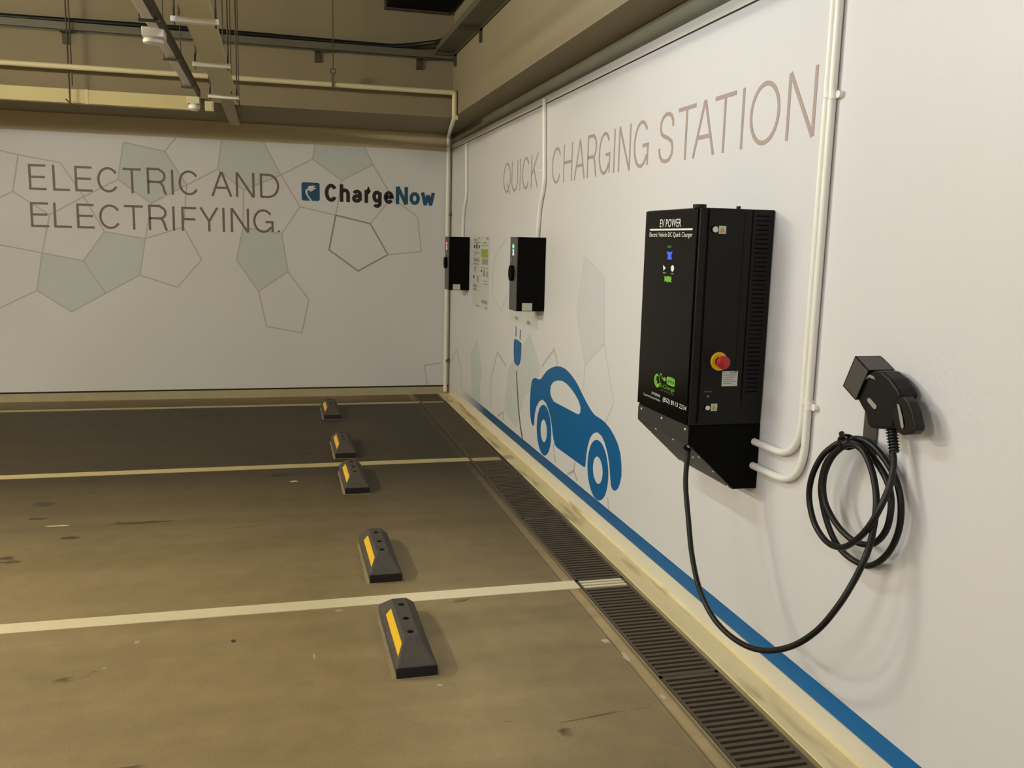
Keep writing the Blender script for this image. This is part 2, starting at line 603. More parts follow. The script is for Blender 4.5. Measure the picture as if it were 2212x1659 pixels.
for ln in ['a0 a1 a2 a3 a4 a5 a1', 'a5 a6', 'a4 l1 l0', 'a3 b5', 'a3 k1', 'b0 b2', 'b3 f2', 'b4 k2', 'b3 m1', 'f3 i2', 'f4 h1 i1', 'f4 g2',
           'g3 h2', 'g4 h4 h3', 'h1 h2', 'h4 h5 h6 h7', 'i3 j1 j2 j3 i4', 'l1 k5', 'l3 l4', 'k2 m1 m2 m3 k3', 'n0 n1 n2', 'g4 g5',
           'b1 b2 b3 b4 b5 b1', 'f1 f2 f3 f4 f5', 'i2 i1 i3 i4 i5 i2', 'k1 k2 k3 k4 k5 k1', 'l1 k5 k4 l2 l3 l1', 'g1 g2 g3 g4']:
    kk = ln.split()
    for ka, kb in zip(kk, kk[1:]):
        if frozenset((ka, kb)) in seen: continue
        seen.add(frozenset((ka, kb)))
        g.ribbon([P[ka], P[kb]], 0.012, (0, -1, 0), 0.0009 + 0.00002 * (len(seen) % 9))
finish('pentagon_outline_print', g, M_LINE, clad_b)
g = G().ribbon([P[k] for k in 'h2 h3 h7 h8 h9 h2'.split()], 0.016, (0, -1, 0), 0.0011)
finish('pentagon_outline_print', g, M_LINE2, clad_b)

fr = [[(965, 160), (1030, 350), (1058, 470), (1000, 620), (915, 700), (850, 965), (748, 830), (765, 640), (780, 460), (905, 260)],
      [(517, 205), (460, 330), (465, 700), (500, 745), (545, 770), (540, 600), (560, 480)]]
for f in fr:
    finish('pentagon_print', G().prism([rw(cr(*p)) for p in f], (-0.0006, 0, 0)), M_PENT, clad_r)
f = [(1263, 554), (1305, 598), (1305, 742), (1264, 789), (1246, 674)]
finish('pentagon_print', G().prism([rw(p) for p in f], (-0.0006, 0, 0)), M_PENT2, clad_r)
g = G()
for ln in [[(300, 395), (340, 300), (385, 500), (375, 640)], [(635, 800), (635, 540), (690, 320), (765, 440)],
           [(1070, 440), (1175, 290), (1202, 430)], [(690, 865), (742, 830), (742, 900)], [(1285, 1365), (1340, 1333), (1372, 1420)],
           [(1340, 1333), (1352, 1250)], [(1165, 1110), (1185, 1260)], [(1630, 1560), (1640, 1659)]]:
    g.ribbon([rw(cr(*p)) for p in ln], 0.017, (-1, 0, 0), 0.0009)
finish('pentagon_outline_print', g, M_LINE, clad_r)
g = G()
q = [(1263, 554), (1305, 598), (1305, 742), (1264, 789), (1246, 674), (1263, 554)]
g.ribbon([rw(p) for p in q], 0.012, (-1, 0, 0), 0.0009)
g.ribbon([rw(p) for p in [(1305, 742), (1315, 805), (1326, 870), (1308, 912)]], 0.012, (-1, 0, 0), 0.0009)
g.ribbon([rw(p) for p in [(1264, 789), (1259, 845)]], 0.012, (-1, 0, 0), 0.0009)
c6 = lambda x, y: (900 + x / 6.144, 440 + y / 6.144)
g.ribbon([rw(c6(*p)) for p in [(1180, 470), (1040, 700), (1010, 950), (1010, 1230), (1120, 1420), (1200, 1220)]], 0.02, (-1, 0, 0), 0.0009)
finish('pentagon_outline_print', g, M_LINE3, clad_r)


# ------------------------------------------------------------------ stroke lettering
def arc(cx, cy, rx, ry, a0, a1, n=18):
    return [(cx + rx * math.cos(math.radians(a0 + (a1 - a0) * i / n)), cy + ry * math.sin(math.radians(a0 + (a1 - a0) * i / n))) for i in range(n + 1)]


GL = {
 'E': [[(1, 1), (0, 1), (0, 0), (1, 0)], [(0, .51), (.93, .51)]],
 'F': [[(1, 1), (0, 1), (0, 0)], [(0, .49), (.92, .49)]],
 'L': [[(0, 1), (0, 0), (1, 0)]],
 'C': [arc(.5, .5, .5, .5, 35, 325, 30)],
 'G': [arc(.5, .5, .5, .5, 38, 360, 30)[:-3] , [(.62, .46), (1, .46), (1, 0)], ],
 'T': [[(0, 1), (1, 1)], [(.5, 1), (.5, 0)]],
 'R': [[(0, 0), (0, 1), (.55, 1)] + arc(.62, .745, .33, .255, 90, -90, 12) + [(.55, .49), (0, .49)], [(.5, .49), (.72, .46), (.85, .3), (.92, .08), (1, 0)]],
 'I': [[(.5, 1), (.5, 0)]],
 'A': [[(0, 0), (.49, 1)], [(.51, 1), (1, 0)], [(.18, .34), (.82, .34)]],
 'N': [[(0, 0), (0, 1)], [(0.01, 1), (.99, 0)], [(1, 0), (1, 1)]],
 'D': [[(0, 0), (0, 1), (.4, 1)] + arc(.42, .5, .58, .5, 90, -90, 20) + [(.4, 0), (0, 0)]],
 'Y': [[(0, 1), (.5, .42), (1, 1)], [(.5, .42), (.5, 0)]],
 'Q': [arc(.5, .5, .5, .5, 90, 450, 36), [(.6, .28), (.95, -.1)]],
 'U': [[(0, 1), (0, .38)] + arc(.5, .36, .5, .36, 180, 360, 18) + [(1, .38), (1, 1)]],
 'K': [[(0, 1), (0, 0)], [(1, 1), (0, .36)], [(.36, .6), (1, 0)]],
 'H': [[(0, 1), (0, 0)], [(1, 1), (1, 0)], [(0, .52), (1, .52)]],
 'S': [[(.95, .72), (.92, .84), (.8, .95), (.6, 1), (.4, 1), (.2, .95), (.07, .84), (.06, .72), (.14, .6), (.35, .54), (.65, .48), (.88, .4), (.97, .28), (.92, .13), (.75, .03), (.5, 0), (.25, .03), (.07, .13), (.0, .3)]],
 'O': [arc(.5, .5, .5, .5, 90, 450, 36)],
 '.': [[(.5, .09), (.5, 0)]],
 'h': [[(0, 1), (0, 0)], [(0, .5)] + arc(.5, .45, .5, .27, 155, 0, 12) + [(1, 0)]],
 'a': [[(.06, .8)] + arc(.5, .74, .44, .26, 150, 0, 12) + [(.94, .1), (1, 0)], [(.92, .56), (.45, .52)] + arc(.42, .26, .42, .26, 90, 280, 14) + [(.7, .04), (.92, .22)]],
 'r': [[(.05, 1), (.05, 0)], [(.05, .62), (.2, .84), (.45, .96), (.75, 1.0), (1, .98)]],
 'g': [arc(.48, .68, .46, .31, 20, 380, 24), [(.95, 1), (.95, .25)] + arc(.5, .22, .45, .22, 0, -150, 12)],
 'e': [[(.03, .54), (.97, .54)] + arc(.5, .5, .48, .5, 5, 325, 26)],
 'o': [arc(.5, .5, .5, .5, 90, 450, 30)],
 'w': [[(0, 1), (.26, 0)], [(.24, 0), (.5, .92)], [(.5, .92), (.76, 0)], [(.74, 0), (1, 1)]],
}


lift = [0]


def letter(g, ch, O, u, x0, x1, z0, z1, wt, nrm):
    """ch drawn in the wall box x0..x1 (along u) by z0..z1"""
    h = wt / 2
    thin = ch in 'I.'
    for s in GL[ch]:
        pts = []
        for a, b in s:
            xx = (x0 + x1) / 2 if thin else x0 + h + a * (x1 - x0 - wt)
            zz = z0 + h + b * (z1 - z0 - wt)
            if (ch in 'ILTHKFAYNURhwr') and b in (0, 1): zz += h * (1 if b else -1) * (0 if ch in 'L' and b == 0 else 1) * (0 if ch in 'TF' and b == 1 else 1)
            pts.append(O + u * xx + Vector((0, 0, zz)))
        if ch in 'R':
            pass
        lift[0] += 1
        g.ribbon(pts, wt * (1.15 if ch == '.' else 1), nrm, 0.0012 + 0.00004 * (lift[0] % 12))


# ELECTRIC AND / ELECTRIFYING.
ux = Vector((1, 0, 0))
def zx(p): return PY(*p)
line1 = [('E', 212, 353, 484), ('L', 391, 527, 489), ('E', 557, 696, 497), ('C', 725, 888, 504), ('T', 905, 1060, 430), ('R', 1100, 1248, 610), ('I', 1278, 1296, 530),
         ('C', 1333, 1488, 535), ('A', 1577, 1735, 636), ('N', 1760, 1900, 555), ('D', 1940, 2084, 560)]
line2 = [('E', 227, 372, 768), ('L', 405, 545, 862), ('E', 572, 712, 775), ('C', 740, 905, 782), ('T', 915, 1075, 703), ('R', 1112, 1255, 885), ('I', 1287, 1306, 800),
         ('F', 1352, 1473, 720), ('Y', 1487, 1630, 722), ('I', 1660, 1678, 810), ('N', 1722, 1860, 820), ('G', 1890, 2042, 825), ('.', 2070, 2094, 903)]
for nm, ln, top, bot, lab in (('wall_lettering', line1, [(205, 388), (1945, 470)], [(220, 582), (1945, 652)], 'thin brown capitals reading ELECTRIC AND, upper line on the far wall panel'),
                              ('wall_lettering', line2, [(222, 672), (1860, 735)], [(236, 862), (1860, 910)], 'thin brown capitals reading ELECTRIFYING. with full stop, lower line on the far wall panel')):
    g = G()
    zt = sum(bw(c3(*p)).z for p in top) / 2
    zb = sum(bw(c3(*p)).z for p in bot) / 2
    for ch, a, b, yy in ln:
        xa, xb = bw(c3(a, yy)).x, bw(c3(b, yy)).x
        letter(g, ch, Vector((0, -0.006, 0)), ux, xa, xb, zb, zt, 0.021, (0, -1, 0))
    tag(finish(nm, g, M_LET, fixn=False), lab, 'wall lettering')

# QUICK CHARGING STATION
uy = Vector((0, -1, 0))
k6 = lambda x, y: (1060 + x / 5.027, 140 + y / 5.027)
k7 = lambda x, y: (1400 + x / 4.148, y / 4.148)
zb = (rw(k6(1333, 1178)).z + rw(k7(1240, 1262)).z + rw(k6(505, 1330)).z) / 3
zt = (rw(k6(1350, 698)).z + rw(k7(1520, 575)).z + rw(k6(508, 962)).z) / 3
words = [('quick', k6, 'thin grey capitals reading QUICK, left of the conduit high on the right wall', [('Q', (140, 1240), (218, 1160)), ('U', (232, 1050), (300, 1030)), ('I', (320, 1020), (331, 1020)), ('C', (345, 1180), (422, 1080)), ('K', (435, 1340), (510, 1328))]),
         ('charging', k6, 'thin grey capitals reading CHARGING, middle word high on the right wall', [('C', (668, 1090), (770, 985)), ('H', (785, 1270), (895, 842)), ('A', (903, 1252), (1020, 1235)), ('R', (1043, 1225), (1147, 1212)), ('G', (1175, 990), (1305, 835)), ('I', (1328, 1178), (1340, 1178)), ('N', (1380, 1168), (1532, 645)), ('G', (1555, 900), (1723, 720))]),
         ('station', k7, 'tall thin capitals reading STATION above the big charger', [('S', (92, 1360), (243, 1085)), ('T', (270, 1000), (443, 925)), ('A', (393, 1418), (590, 1383)), ('T', (597, 900), (808, 810)), ('I', (820, 1338), (843, 1338)), ('O', (913, 1070), (1188, 930)), ('N', (1228, 1262), (1534, 575))])]
for _, fn, lab, ls in words:
    g = G()
    for ch, p, q in ls:
        ya, yb = -rw(fn(*p)).y, -rw(fn(*q)).y
        letter(g, ch, Vector((-0.004, 0, 0)), uy, ya, yb, zb, zt, 0.0175, (-1, 0, 0))
    tag(finish('wall_lettering', g, M_LET2, fixn=False), lab, 'wall lettering')

# wordmark with icon
kn = lambda x, y: (640 + x / 6.9125, 380 + y / 6.9125)
t = thing('wall_logo', 'black and blue wordmark with square plug icon, right end of the far wall panel', 'logo', bw(kn(80, 370)))
for nm, m, ls in (('black_wordmark', M_BLACKP, [('C', 425, 615, 118, 387), ('h', 648, 800, 128, 388), ('a', 832, 985, 206, 402), ('r', 1016, 1115, 212, 404), ('g', 1133, 1280, 216, 478), ('e', 1303, 1458, 226, 418)]),
                  ('blue_wordmark', M_BLUEP, [('N', 1485, 1668, 163, 425), ('o', 1690, 1845, 240, 435), ('w', 1858, 2072, 250, 440)])):
    g = G()
    for ch, a, b, y0, y1 in ls:
        p, q = bw(kn(a, (y0 + y1) / 2)), bw(kn(b, (y0 + y1) / 2))
        zz1, zz0 = bw(kn((a + b) / 2, y0)).z, bw(kn((a + b) / 2, y1)).z
        letter(g, ch, Vector((0, -0.006, 0)), ux, p.x, q.x, zz0, zz1, 0.0355, (0, -1, 0))
    o = finish(nm, g, m, t, fixn=False)
    o['label'] = 'black letters Charge' if 'black' in nm else 'blue letters Now'
c0, c1 = bw(kn(78, 235)), bw(kn(350, 235))
zt_, zb_ = bw(kn(215, 98)).z, bw(kn(215, 372)).z
rr = 0.02
sq = []
for (sx, sz, a0) in ((c1.x - rr, zt_ - rr, 0), (c0.x + rr, zt_ - rr, 90), (c0.x + rr, zb_ + rr, 180), (c1.x - rr, zb_ + rr, 270)):
    for k in range(6):
        a = math.radians(a0 + 90 * k / 5)
        sq.append((sx + rr * math.cos(a), -0.006, sz + rr * math.sin(a)))
icon = finish('plug_icon', G().prism(sq, (0, -0.0014, 0)), M_BLUEP, t)
plug = [(180, 185), (172, 165), (190, 152), (225, 147), (250, 142), (256, 152), (280, 148), (284, 158), (262, 166), (262, 180), (292, 180), (294, 190), (268, 200),
        (250, 215), (225, 232), (205, 232), (195, 215), (180, 212), (168, 222), (165, 245), (180, 290), (210, 335), (240, 372), (206, 368), (165, 310), (138, 260), (134, 225), (145, 200)]
def pl(p):
    q = bw(kn(*p)); q.y = -0.0075; return q
finish('plug_symbol', G().prism([pl(p) for p in plug], (0, -0.0008, 0)), M_VINYL, icon)

# ------------------------------------------------------------------ car, plug and road decals
car = thing('car_decal', 'big blue printed car silhouette standing on the blue road stripe', 'wall decal', rw(cr(1340, 1500)))
body = [(1000, 540), (1020, 540), (1040, 550), (1058, 549), (1070, 535), (1085, 512), (1110, 480), (1145, 455), (1190, 438), (1230, 442), (1270, 462), (1310, 500), (1350, 555), (1380, 605), (1410, 668), (1450, 748), (1490, 818),
        (1520, 855), (1570, 887), (1610, 920), (1650, 968), (1690, 1040), (1720, 1110), (1740, 1190), (1748, 1290), (1748, 1370), (1738, 1430), (1720, 1480), (1698, 1502), (1675, 1495), (1660, 1465), (1654, 1400), (1645, 1280),
        (1630, 1180), (1605, 1090), (1580, 1035), (1545, 1003), (1510, 1010), (1480, 1050), (1460, 1120), (1448, 1200), (1440, 1290), (1432, 1302), (1415, 1290), (1200, 1135), (1180, 1110), (1168, 1060), (1158, 980), (1148, 900),
        (1130, 820), (1105, 755), (1075, 722), (1045, 740), (1020, 790), (1008, 850), (1003, 935), (995, 952), (980, 925), (970, 860), (967, 770), (970, 690), (975, 620), (985, 560)]
hole = [(1139, 660), (1145, 605), (1165, 575), (1200, 560), (1240, 563), (1280, 587), (1320, 632), (1355, 682), (1385, 738), (1400, 790), (1398, 830), (1385, 850), (1370, 846), (1170, 740), (1148, 700)]
finish('car_body_print', G().prism([rw(cr(*p)) for p in body], (-0.0010, 0, 0), [[rw(cr(*p)) for p in hole]]), M_BLUE, car)


def ring(x0, x1, yt, yb, hx0, hx1, hyt, hyb):
    def el(a, b, c, d):
        yc = (c + d) / 2
        ya, yb_ = rw(cr(a, yc)).y, rw(cr(b, yc)).y
        z1, z0 = rw(cr((a + b) / 2, c)).z, rw(cr((a + b) / 2, d)).z
        R = ((abs(ya - yb_) / 2) + (z1 - z0) / 2) / 2
        cyy, czz = (ya + yb_) / 2, (z1 + z0) / 2
        return [Vector((-0.004, cyy + abs(ya - yb_) / 2 * math.cos(2 * math.pi * i / 40), czz + (z1 - z0) / 2 * math.sin(2 * math.pi * i / 40))) for i in range(40)]
    return G().prism(el(x0, x1, yt, yb), (-0.0013, 0, 0), [el(hx0, hx1, hyt, hyb)])
finish('wheel_print', ring(1025, 1150, 768, 1203, 1057, 1113, 893, 1087), M_BLUE, car)
finish('wheel_print', ring(1457, 1638, 1068, 1586, 1503, 1589, 1210, 1442), M_BLUE, car)

plg = thing('plug_decal', 'printed blue charging plug on a thin cord left of the car silhouette', 'wall decal', rw(cr(903, 1055)))
finish('plug_print', G().prism([rw(cr(*p)) for p in [(845, 205), (870, 220), (895, 242), (895, 290), (890, 380), (880, 420), (865, 437), (845, 425), (832, 400), (828, 300), (831, 215)]], (-0.001, 0, 0)), M_BLUE, plg)
m_cord = mat('dark_cord_print', (70, 84, 98), 0.5)
for ln in ([(850, 100), (847, 185)], [(885, 127), (883, 212)]):
    finish('prong_print', G().ribbon([rw(cr(*p)) for p in ln], 0.022, (-1, 0, 0), 0.001), m_cord, plg)
finish('cord_print', G().ribbon([rw(cr(*p)) for p in [(853, 478), (858, 600), (868, 780), (885, 950), (903, 1057)]], 0.026, (-1, 0, 0), 0.001), m_cord, plg)

g = G()
g.prism([(-0.004, -0.5, 0.094), (-0.004, -9.2, 0.094), (-0.004, -9.2, 0.163), (-0.004, -0.5, 0.163)], (-0.0008, 0, 0))
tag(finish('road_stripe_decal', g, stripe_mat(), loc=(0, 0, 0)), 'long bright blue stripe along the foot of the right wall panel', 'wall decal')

# ------------------------------------------------------------------ parking lines
for (y, wl, xr, m, lab, grp) in ((-0.479, 0.07, -0.02, M_LINEW2, 'farthest thin white bay line, close to the far wall', 0),
                           (-2.85, 0.10, -0.015, M_LINEW2, 'white bay line in the middle distance between second and third wheel stop', 0),
                           (-5.333, 0.095, GX0 - 0.008, M_LINEW, 'nearest white bay line, running to the drain grate', 0)):
    if xr > -0.1:
        t = thing('bay_line', lab, 'floor marking', (-4, y, 0))
        finish('painted_line', G().box(LX + 1, GX0 - 0.008, y - wl / 2, y + wl / 2, 0, 0.003), m, t)
        finish('painted_line', G().box(GX1 + 0.02, -0.05, y - wl / 2, y + wl / 2, 0.002, 0.0075), m, t)
    else:
        tag(finish('bay_line', G().box(LX + 1, xr, y - wl / 2, y + wl / 2, 0, 0.003), m), lab, 'floor marking')

# stains and scuffs on the floor coating
M_STAIN = mat('dark_floor_stain', (62, 54, 42), 0.7, var=0.3, scale=40)
M_SCUFF = mat('pale_floor_scuff', (190, 176, 140), 0.8, var=0.2, scale=40)
rs = random.Random(11)
for (x, y, a_, b_, m_) in ((333, 1006, .055, .03, M_STAIN), (380, 1004, .12, .02, M_STAIN), (92, 1090, .07, .05, M_STAIN), (80, 1121, .05, .02, M_STAIN), (153, 1162, .06, .025, M_STAIN),
                           (305, 1129, .16, .018, M_STAIN), (375, 905, .05, .03, M_STAIN), (467, 902, .07, .04, M_STAIN), (150, 959, .06, .03, M_STAIN), (504, 1385, .012, .012, M_STAIN),
                           (125, 1136, .06, .012, M_SCUFF), (296, 1387, .010, .014, M_SCUFF), (732, 1319, .020, .010, M_SCUFF), (679, 1418, .006, .022, M_SCUFF), (1352, 1420, .012, .04, M_SCUFF), (950, 1480, .012, .008, M_SCUFF),
                           (1309, 1385, .018, .02, M_SCUFF), (1432, 1505, .010, .02, M_SCUFF), (225, 1444, .006, .006, M_SCUFF), (635, 1040, .03, .02, M_SCUFF)):
    c_ = PZ(x, y)
    pts = []
    for k in range(16):
        q_ = 0.65 + 0.5 * rs.random()
        pts.append((c_.x + a_ * q_ * math.cos(math.pi * k / 8), c_.y + b_ * q_ * math.sin(math.pi * k / 8), 0.0002))
    finish('floor_stain' if m_ is M_STAIN else 'floor_scuff', G().prism(pts, (0, 0, 0.0005)), m_, floor_o)

# ------------------------------------------------------------------ drain grates
GL_ = 0.98
seam0 = -5.285
starts = [seam0 + GL_ * k for k in range(5, -3, -1)]
labs = ['drain grate farthest away, in the corner below the first white box',
        'second drain grate from the far wall', 'third drain grate from the far wall, beside the second wheel stop',
        'fourth drain grate from the far wall, beside the third wheel stop',
        'drain grate just beyond the one that ends at the white painted bars',
        'steel drain grate whose near end meets the white painted bars',
        'steel drain grate beginning with five white painted bars',
        'nearest steel drain grate, cut by the bottom edge of the picture']


BARS_PAINTED = ((-0.479, 0.035), (-2.85, 0.05), (-5.333, 0.055))


def grate_geo(L, nb, y0=0.0, only=False):
    g = G()
    W = GX1 - GX0
    if not only:
        g.box(0, 0.012, -L + 0.002, -0.002, -0.028, 0.0)
        g.box(W - 0.012, W, -L + 0.002, -0.002, -0.028, 0.0)
        g.box(0, W, -0.010, -0.002, -0.028, 0.0)
        g.box(0, W, -L + 0.002, -L + 0.010, -0.028, 0.0)
    p = L / nb
    for i in range(nb):
        yc = -(i + 0.5) * p
        white = any(abs(y0 + yc - a) < b for a, b in BARS_PAINTED)
        if white != only: continue
        g.box(0.012, W - 0.012, yc - 0.0085, yc + 0.0085, -0.026, 0.0005)
    return g


def add_grate(lab, y0, L, nb):
    gp = 'steel drain grates along the right wall'
    g, gw = grate_geo(L, nb, y0), grate_geo(L, nb, y0, True)
    for gg in (g, gw):
        gg.v = [v + Vector((GX0, y0, 0)) for v in gg.v]
    if not gw.v:
        tag(finish('drain_grate', g, M_GRATE), lab, 'drain grate', gp)
        return
    t = thing('drain_grate', lab, 'drain grate', (GX0, y0, 0), gp)
    finish('grating', g, M_GRATE, t)
    finish('painted_bars', gw, M_LINEW if y0 < -5 else M_LINEW2, t)['label'] = 'bars painted white'


for i, y_s in enumerate(starts):
    if i: add_grate(labs[i], y_s, GL_, 30)
L0 = -starts[1] - 0.01
add_grate(labs[0], -0.008, L0, max(2, int(L0 / 0.0327)))

# ------------------------------------------------------------------ wheel stops
def stop_parts():
    """local: length along -Y from y=0 (far end) to y=-0.58 (near), width .15, height .1"""
    Lh, Wd, H, lip, e, tw = 0.60, 0.152, 0.100, 0.042, 0.118, 0.062
    def ring_(z, w0, y0, y1):
        return [(-w0 / 2, y0, z), (w0 / 2, y0, z), (w0 / 2, y1, z), (-w0 / 2, y1, z)]
    base = G()
    vs = ring_(0, Wd, 0, -Lh) + ring_(lip, Wd, 0, -Lh) + ring_(H, tw, -e * 0.75, -Lh + e)
    fs = [(3, 2, 1, 0)]
    for k in (0, 4):
        for j in range(4):
            j2 = (j + 1) % 4
            fs.append((k + j, k + j2, k + 4 + j2, k + 4 + j))
    fs.append((8, 9, 10, 11))
    base.add(vs, fs)
    tape = G()
    # tape lies on the left (-X) slope
    a0, a1 = 0.32, 0.78   # fraction up the slope
    def sl(f, y):
        x = -Wd / 2 + (Wd / 2 - tw / 2) * f
        z = lip + (H - lip) * f
        return Vector((x, y, z))
    nrm = Vector((-(H - lip), 0, (Wd - tw) / 2)).normalized()
    o_ = nrm * 0.0006
    ya, yb0, yb1 = -0.16, -Lh + 0.015 + e * a0, -Lh + 0.015 + e * a1
    tape.prism([sl(a0, ya) + o_, sl(a1, ya - 0.005) + o_, sl(a1, yb1) + o_, sl(a0, yb0) + o_], nrm * 0.0015)
    holes = []
    for y in (-0.16, -0.30, -0.425):
        h = G()
        ri = [Vector((0.0125 * math.cos(2 * math.pi * k / 14), y + 0.0125 * math.sin(2 * math.pi * k / 14), H + 0.0006)) for k in range(14)]
        h.prism(ri, (0, 0, 0.0008))
        holes.append(h)
    return base, tape, holes


stops = [((-1.264, -5.475), 'nearest black rubber wheel stop, just below the nearest white line', True),
         ((-1.267, -4.53), 'second nearest wheel stop, just above the nearest white line', True),
         ((-1.270, -3.02), 'middle wheel stop of five, just below the middle white line', False),
         ((-1.272, -2.08), 'second farthest wheel stop, just above the middle white line', False),
         ((-1.281, -0.62), 'farthest small black wheel stop, close to the far wall', False)]
b0, t0, h0 = stop_parts()
first = None
for (xy, lab, _) in stops:
    if first is None:
        t = thing('wheel_stop', lab, 'wheel stop', (0, 0, 0), 'rubber wheel stops in the bays')
        body_o = finish('stop_body', b0, M_RUBBER, t, bevel=0.006)
        lip_g = G().box(-0.0765, 0.0765, -0.6015, -0.598, 0.001, 0.040)
        finish('end_face', lip_g, M_RUBD, t)
        rim = []
        for k in range(48):
            u_ = k / 48 * 4
            sd_, f_ = int(u_), u_ - int(u_)
            c_ = [(-0.076, 0.0), (0.076, 0.0), (0.076, -0.6), (-0.076, -0.6), (-0.076, 0.0)]
            x_ = c_[sd_][0] + (c_[sd_ + 1][0] - c_[sd_][0]) * f_
            y_ = c_[sd_][1] + (c_[sd_ + 1][1] - c_[sd_][1]) * f_
            m_ = 0.006 + 0.008 * random.random()
            nx, ny = ((0, 1), (0.5, 0), (0, -1), (-1.2, 0))[sd_]
            rim.append((x_ + nx * m_, y_ + ny * m_ , 0.0004))
        finish('dust_rim', G().prism(rim, (0, 0, 0.0008)), M_DUST, t)
        finish('reflective_tape', t0, M_REFL, t)
        for h in h0:
            finish('bolt_recess', h, M_MATT, t)
        first = t
    else:
        t = first.copy(); COL.objects.link(t)
        t['label'] = lab
        for ch in list(first.children):
            c = ch.copy(); COL.objects.link(c); c.parent = t
    t.location = (xy[0], xy[1], 0.0)
    t['_w'] = list(t.location)

# ------------------------------------------------------------------ big charger
CY0, CY1, CXF = -6.225, -5.752, -0.300
ch = thing('quick_charger', 'large black wall mounted quick charger cabinet with red emergency button', 'ev charger', (-0.15, -5.99, 0.70))
ZT, ZS = 1.735, 0.953
finish('cabinet', G().box(CXF + 0.004, -0.0055, CY0, CY1, ZS, ZT), M_BLACK, ch, bevel=0.003)
fp = finish('front_panel', G().box(CXF - 0.003, CXF + 0.004, CY0 + 0.012, CY1 - 0.002, ZS + 0.004, ZT - 0.003), M_GLOSS, ch, bevel=0.002)
# lower shroud: vertical then slanted back to the wall
prof = [(-0.294, ZS - 0.002), (-0.0055, ZS - 0.002), (-0.0055, 0.705), (-0.100, 0.705), (-0.294, 0.885)]
sh = finish('cable_shroud', G().prism([(x, CY0, z) for x, z in prof], (0, CY1 - CY0, 0)), M_MATT, ch)
sh['label'] = 'black sloping lower cover'
# dark grey outer sheet on the front and slope
g = G()
g.box(-0.2965, -0.294, CY0 + 0.002, CY1, 0.886, ZS - 0.004)
sd = Vector((0.194, 0, -0.18)).normalized()
sn = Vector((-0.18, 0, -0.194)).normalized()
g.hexa(Vector((-0.294, CY0 + 0.002, 0.885)), sd * 0.2646, Vector((0, CY1 - CY0 - 0.002, 0)), sn * 0.0025)
gs = finish('shroud_cover', g, M_DGREY, ch)
scr = [(-0.2965, y, z, 0) for y in (-5.79, -5.99, -6.20) for z in (0.935,)] + [(-0.2965, CY1 - 0.004, 0.945, 0)]
g_list = []
for (x, y, z, _) in scr:
    finish('screw', G().tube([(x, y, z), (x - 0.003, y, z)], 0.0045, 10), M_SCREW, gs)
for f, yy in ((0.08, -6.20), (0.30, -6.205), (0.95, -6.205), (0.62, -6.205), (0.10, -6.06), (0.02, -5.93), (0.45, -6.10), (0.3, -5.76), (0.7, -5.76), (0.97, -5.80)):
    p = Vector((-0.294, yy, 0.885)) + sd * (0.2646 * f) + sn * 0.0025
    finish('screw', G().tube([p, p + sn * 0.003], 0.0042, 8), M_SCREW, gs)
# side door, seam, vents (face at Y = CY0, looking to the camera)
sdn = finish('side_door', G().box(-0.262, -0.096, CY0 - 0.003, CY0, ZS + 0.01, ZT - 0.006), M_BLACK, ch, bevel=0.001)
finish('door_seam', G().box(-0.2685, -0.2625, CY0 - 0.0015, CY0, ZS + 0.01, ZT - 0.004), M_MATT, ch)
finish('door_seam', G().box(-0.0955, -0.091, CY0 - 0.0015, CY0, ZS + 0.09, ZT - 0.004), M_MATT, ch)
vp = finish('vent_panel', G().box(-0.0905, -0.008, CY0 - 0.0025, CY0, ZS + 0.06, ZT - 0.004), M_BLACK, ch)
NV = 40
for i in range(NV):
    z = 1.712 - i * (1.712 - 1.075) / (NV - 1)
    finish('vent_slot', G().box(-0.078, -0.028, CY0 - 0.0042, CY0 - 0.0025, z - 0.0022, z + 0.0022), M_MATT, vp)
finish('top_lug', G().tube([(-0.285, CY0 + 0.035, ZT), (-0.285, CY0 + 0.035, ZT + 0.012)], 0.024, 20), M_BLACK, ch, smooth=True)
finish('top_lug', G().tube([(-0.135, CY0 + 0.03, ZT), (-0.135, CY0 + 0.03, ZT + 0.01)], 0.008, 12), M_BLACK, ch, smooth=True)
finish('side_ridge', G().box(-0.125, -0.120, CY0 - 0.0045, CY0 - 0.003, 1.15, ZT - 0.01), M_BLACK, sdn)


def onside(px, py):
    q = PY(px, py, CY0 - 0.0035); q.y = CY0 - 0.0035; return q
def onfront(px, py):
    q = PX(px, py, CXF - 0.0035); q.x = CXF - 0.0035; return q


# stickers on the side door
def side_rect(nm, x0, x1, y0, y1, m, par, d=0.001, lab=None):
    c = onside((x0 + x1) / 2, (y0 + y1) / 2)
    a, b = onside(x0, (y0 + y1) / 2).x, onside(x1, (y0 + y1) / 2).x
    z1, z0 = onside((x0 + x1) / 2, y0).z, onside((x0 + x1) / 2, y1).z
    o = finish(nm, G().box(a, b, CY0 - 0.003 - d, CY0 - 0.003, z0, z1), m, par)
    if lab: o['label'] = lab
    return (a, b, z0, z1), o
for (x0, x1, y0, y1) in ((1553, 1568.5, 488, 505), (1535.5, 1549, 872, 887.5)):
    r, so = side_rect('warning_sticker', x0, x1, y0, y1, M_LABEL, sdn, lab='square sticker with yellow warning triangle')
    a, b, z0, z1 = r
    yv = CY0 - 0.004
    finish('warning_triangle', G().prism([(a + (b - a) * .1, yv, z0 + (z1 - z0) * .15), (b - (b - a) * .1, yv, z0 + (z1 - z0) * .15), ((a + b) / 2, yv, z0 + (z1 - z0) * .85)], (0, -0.0006, 0)), mat('mustard_print', (190, 165, 40), 0.5), so)
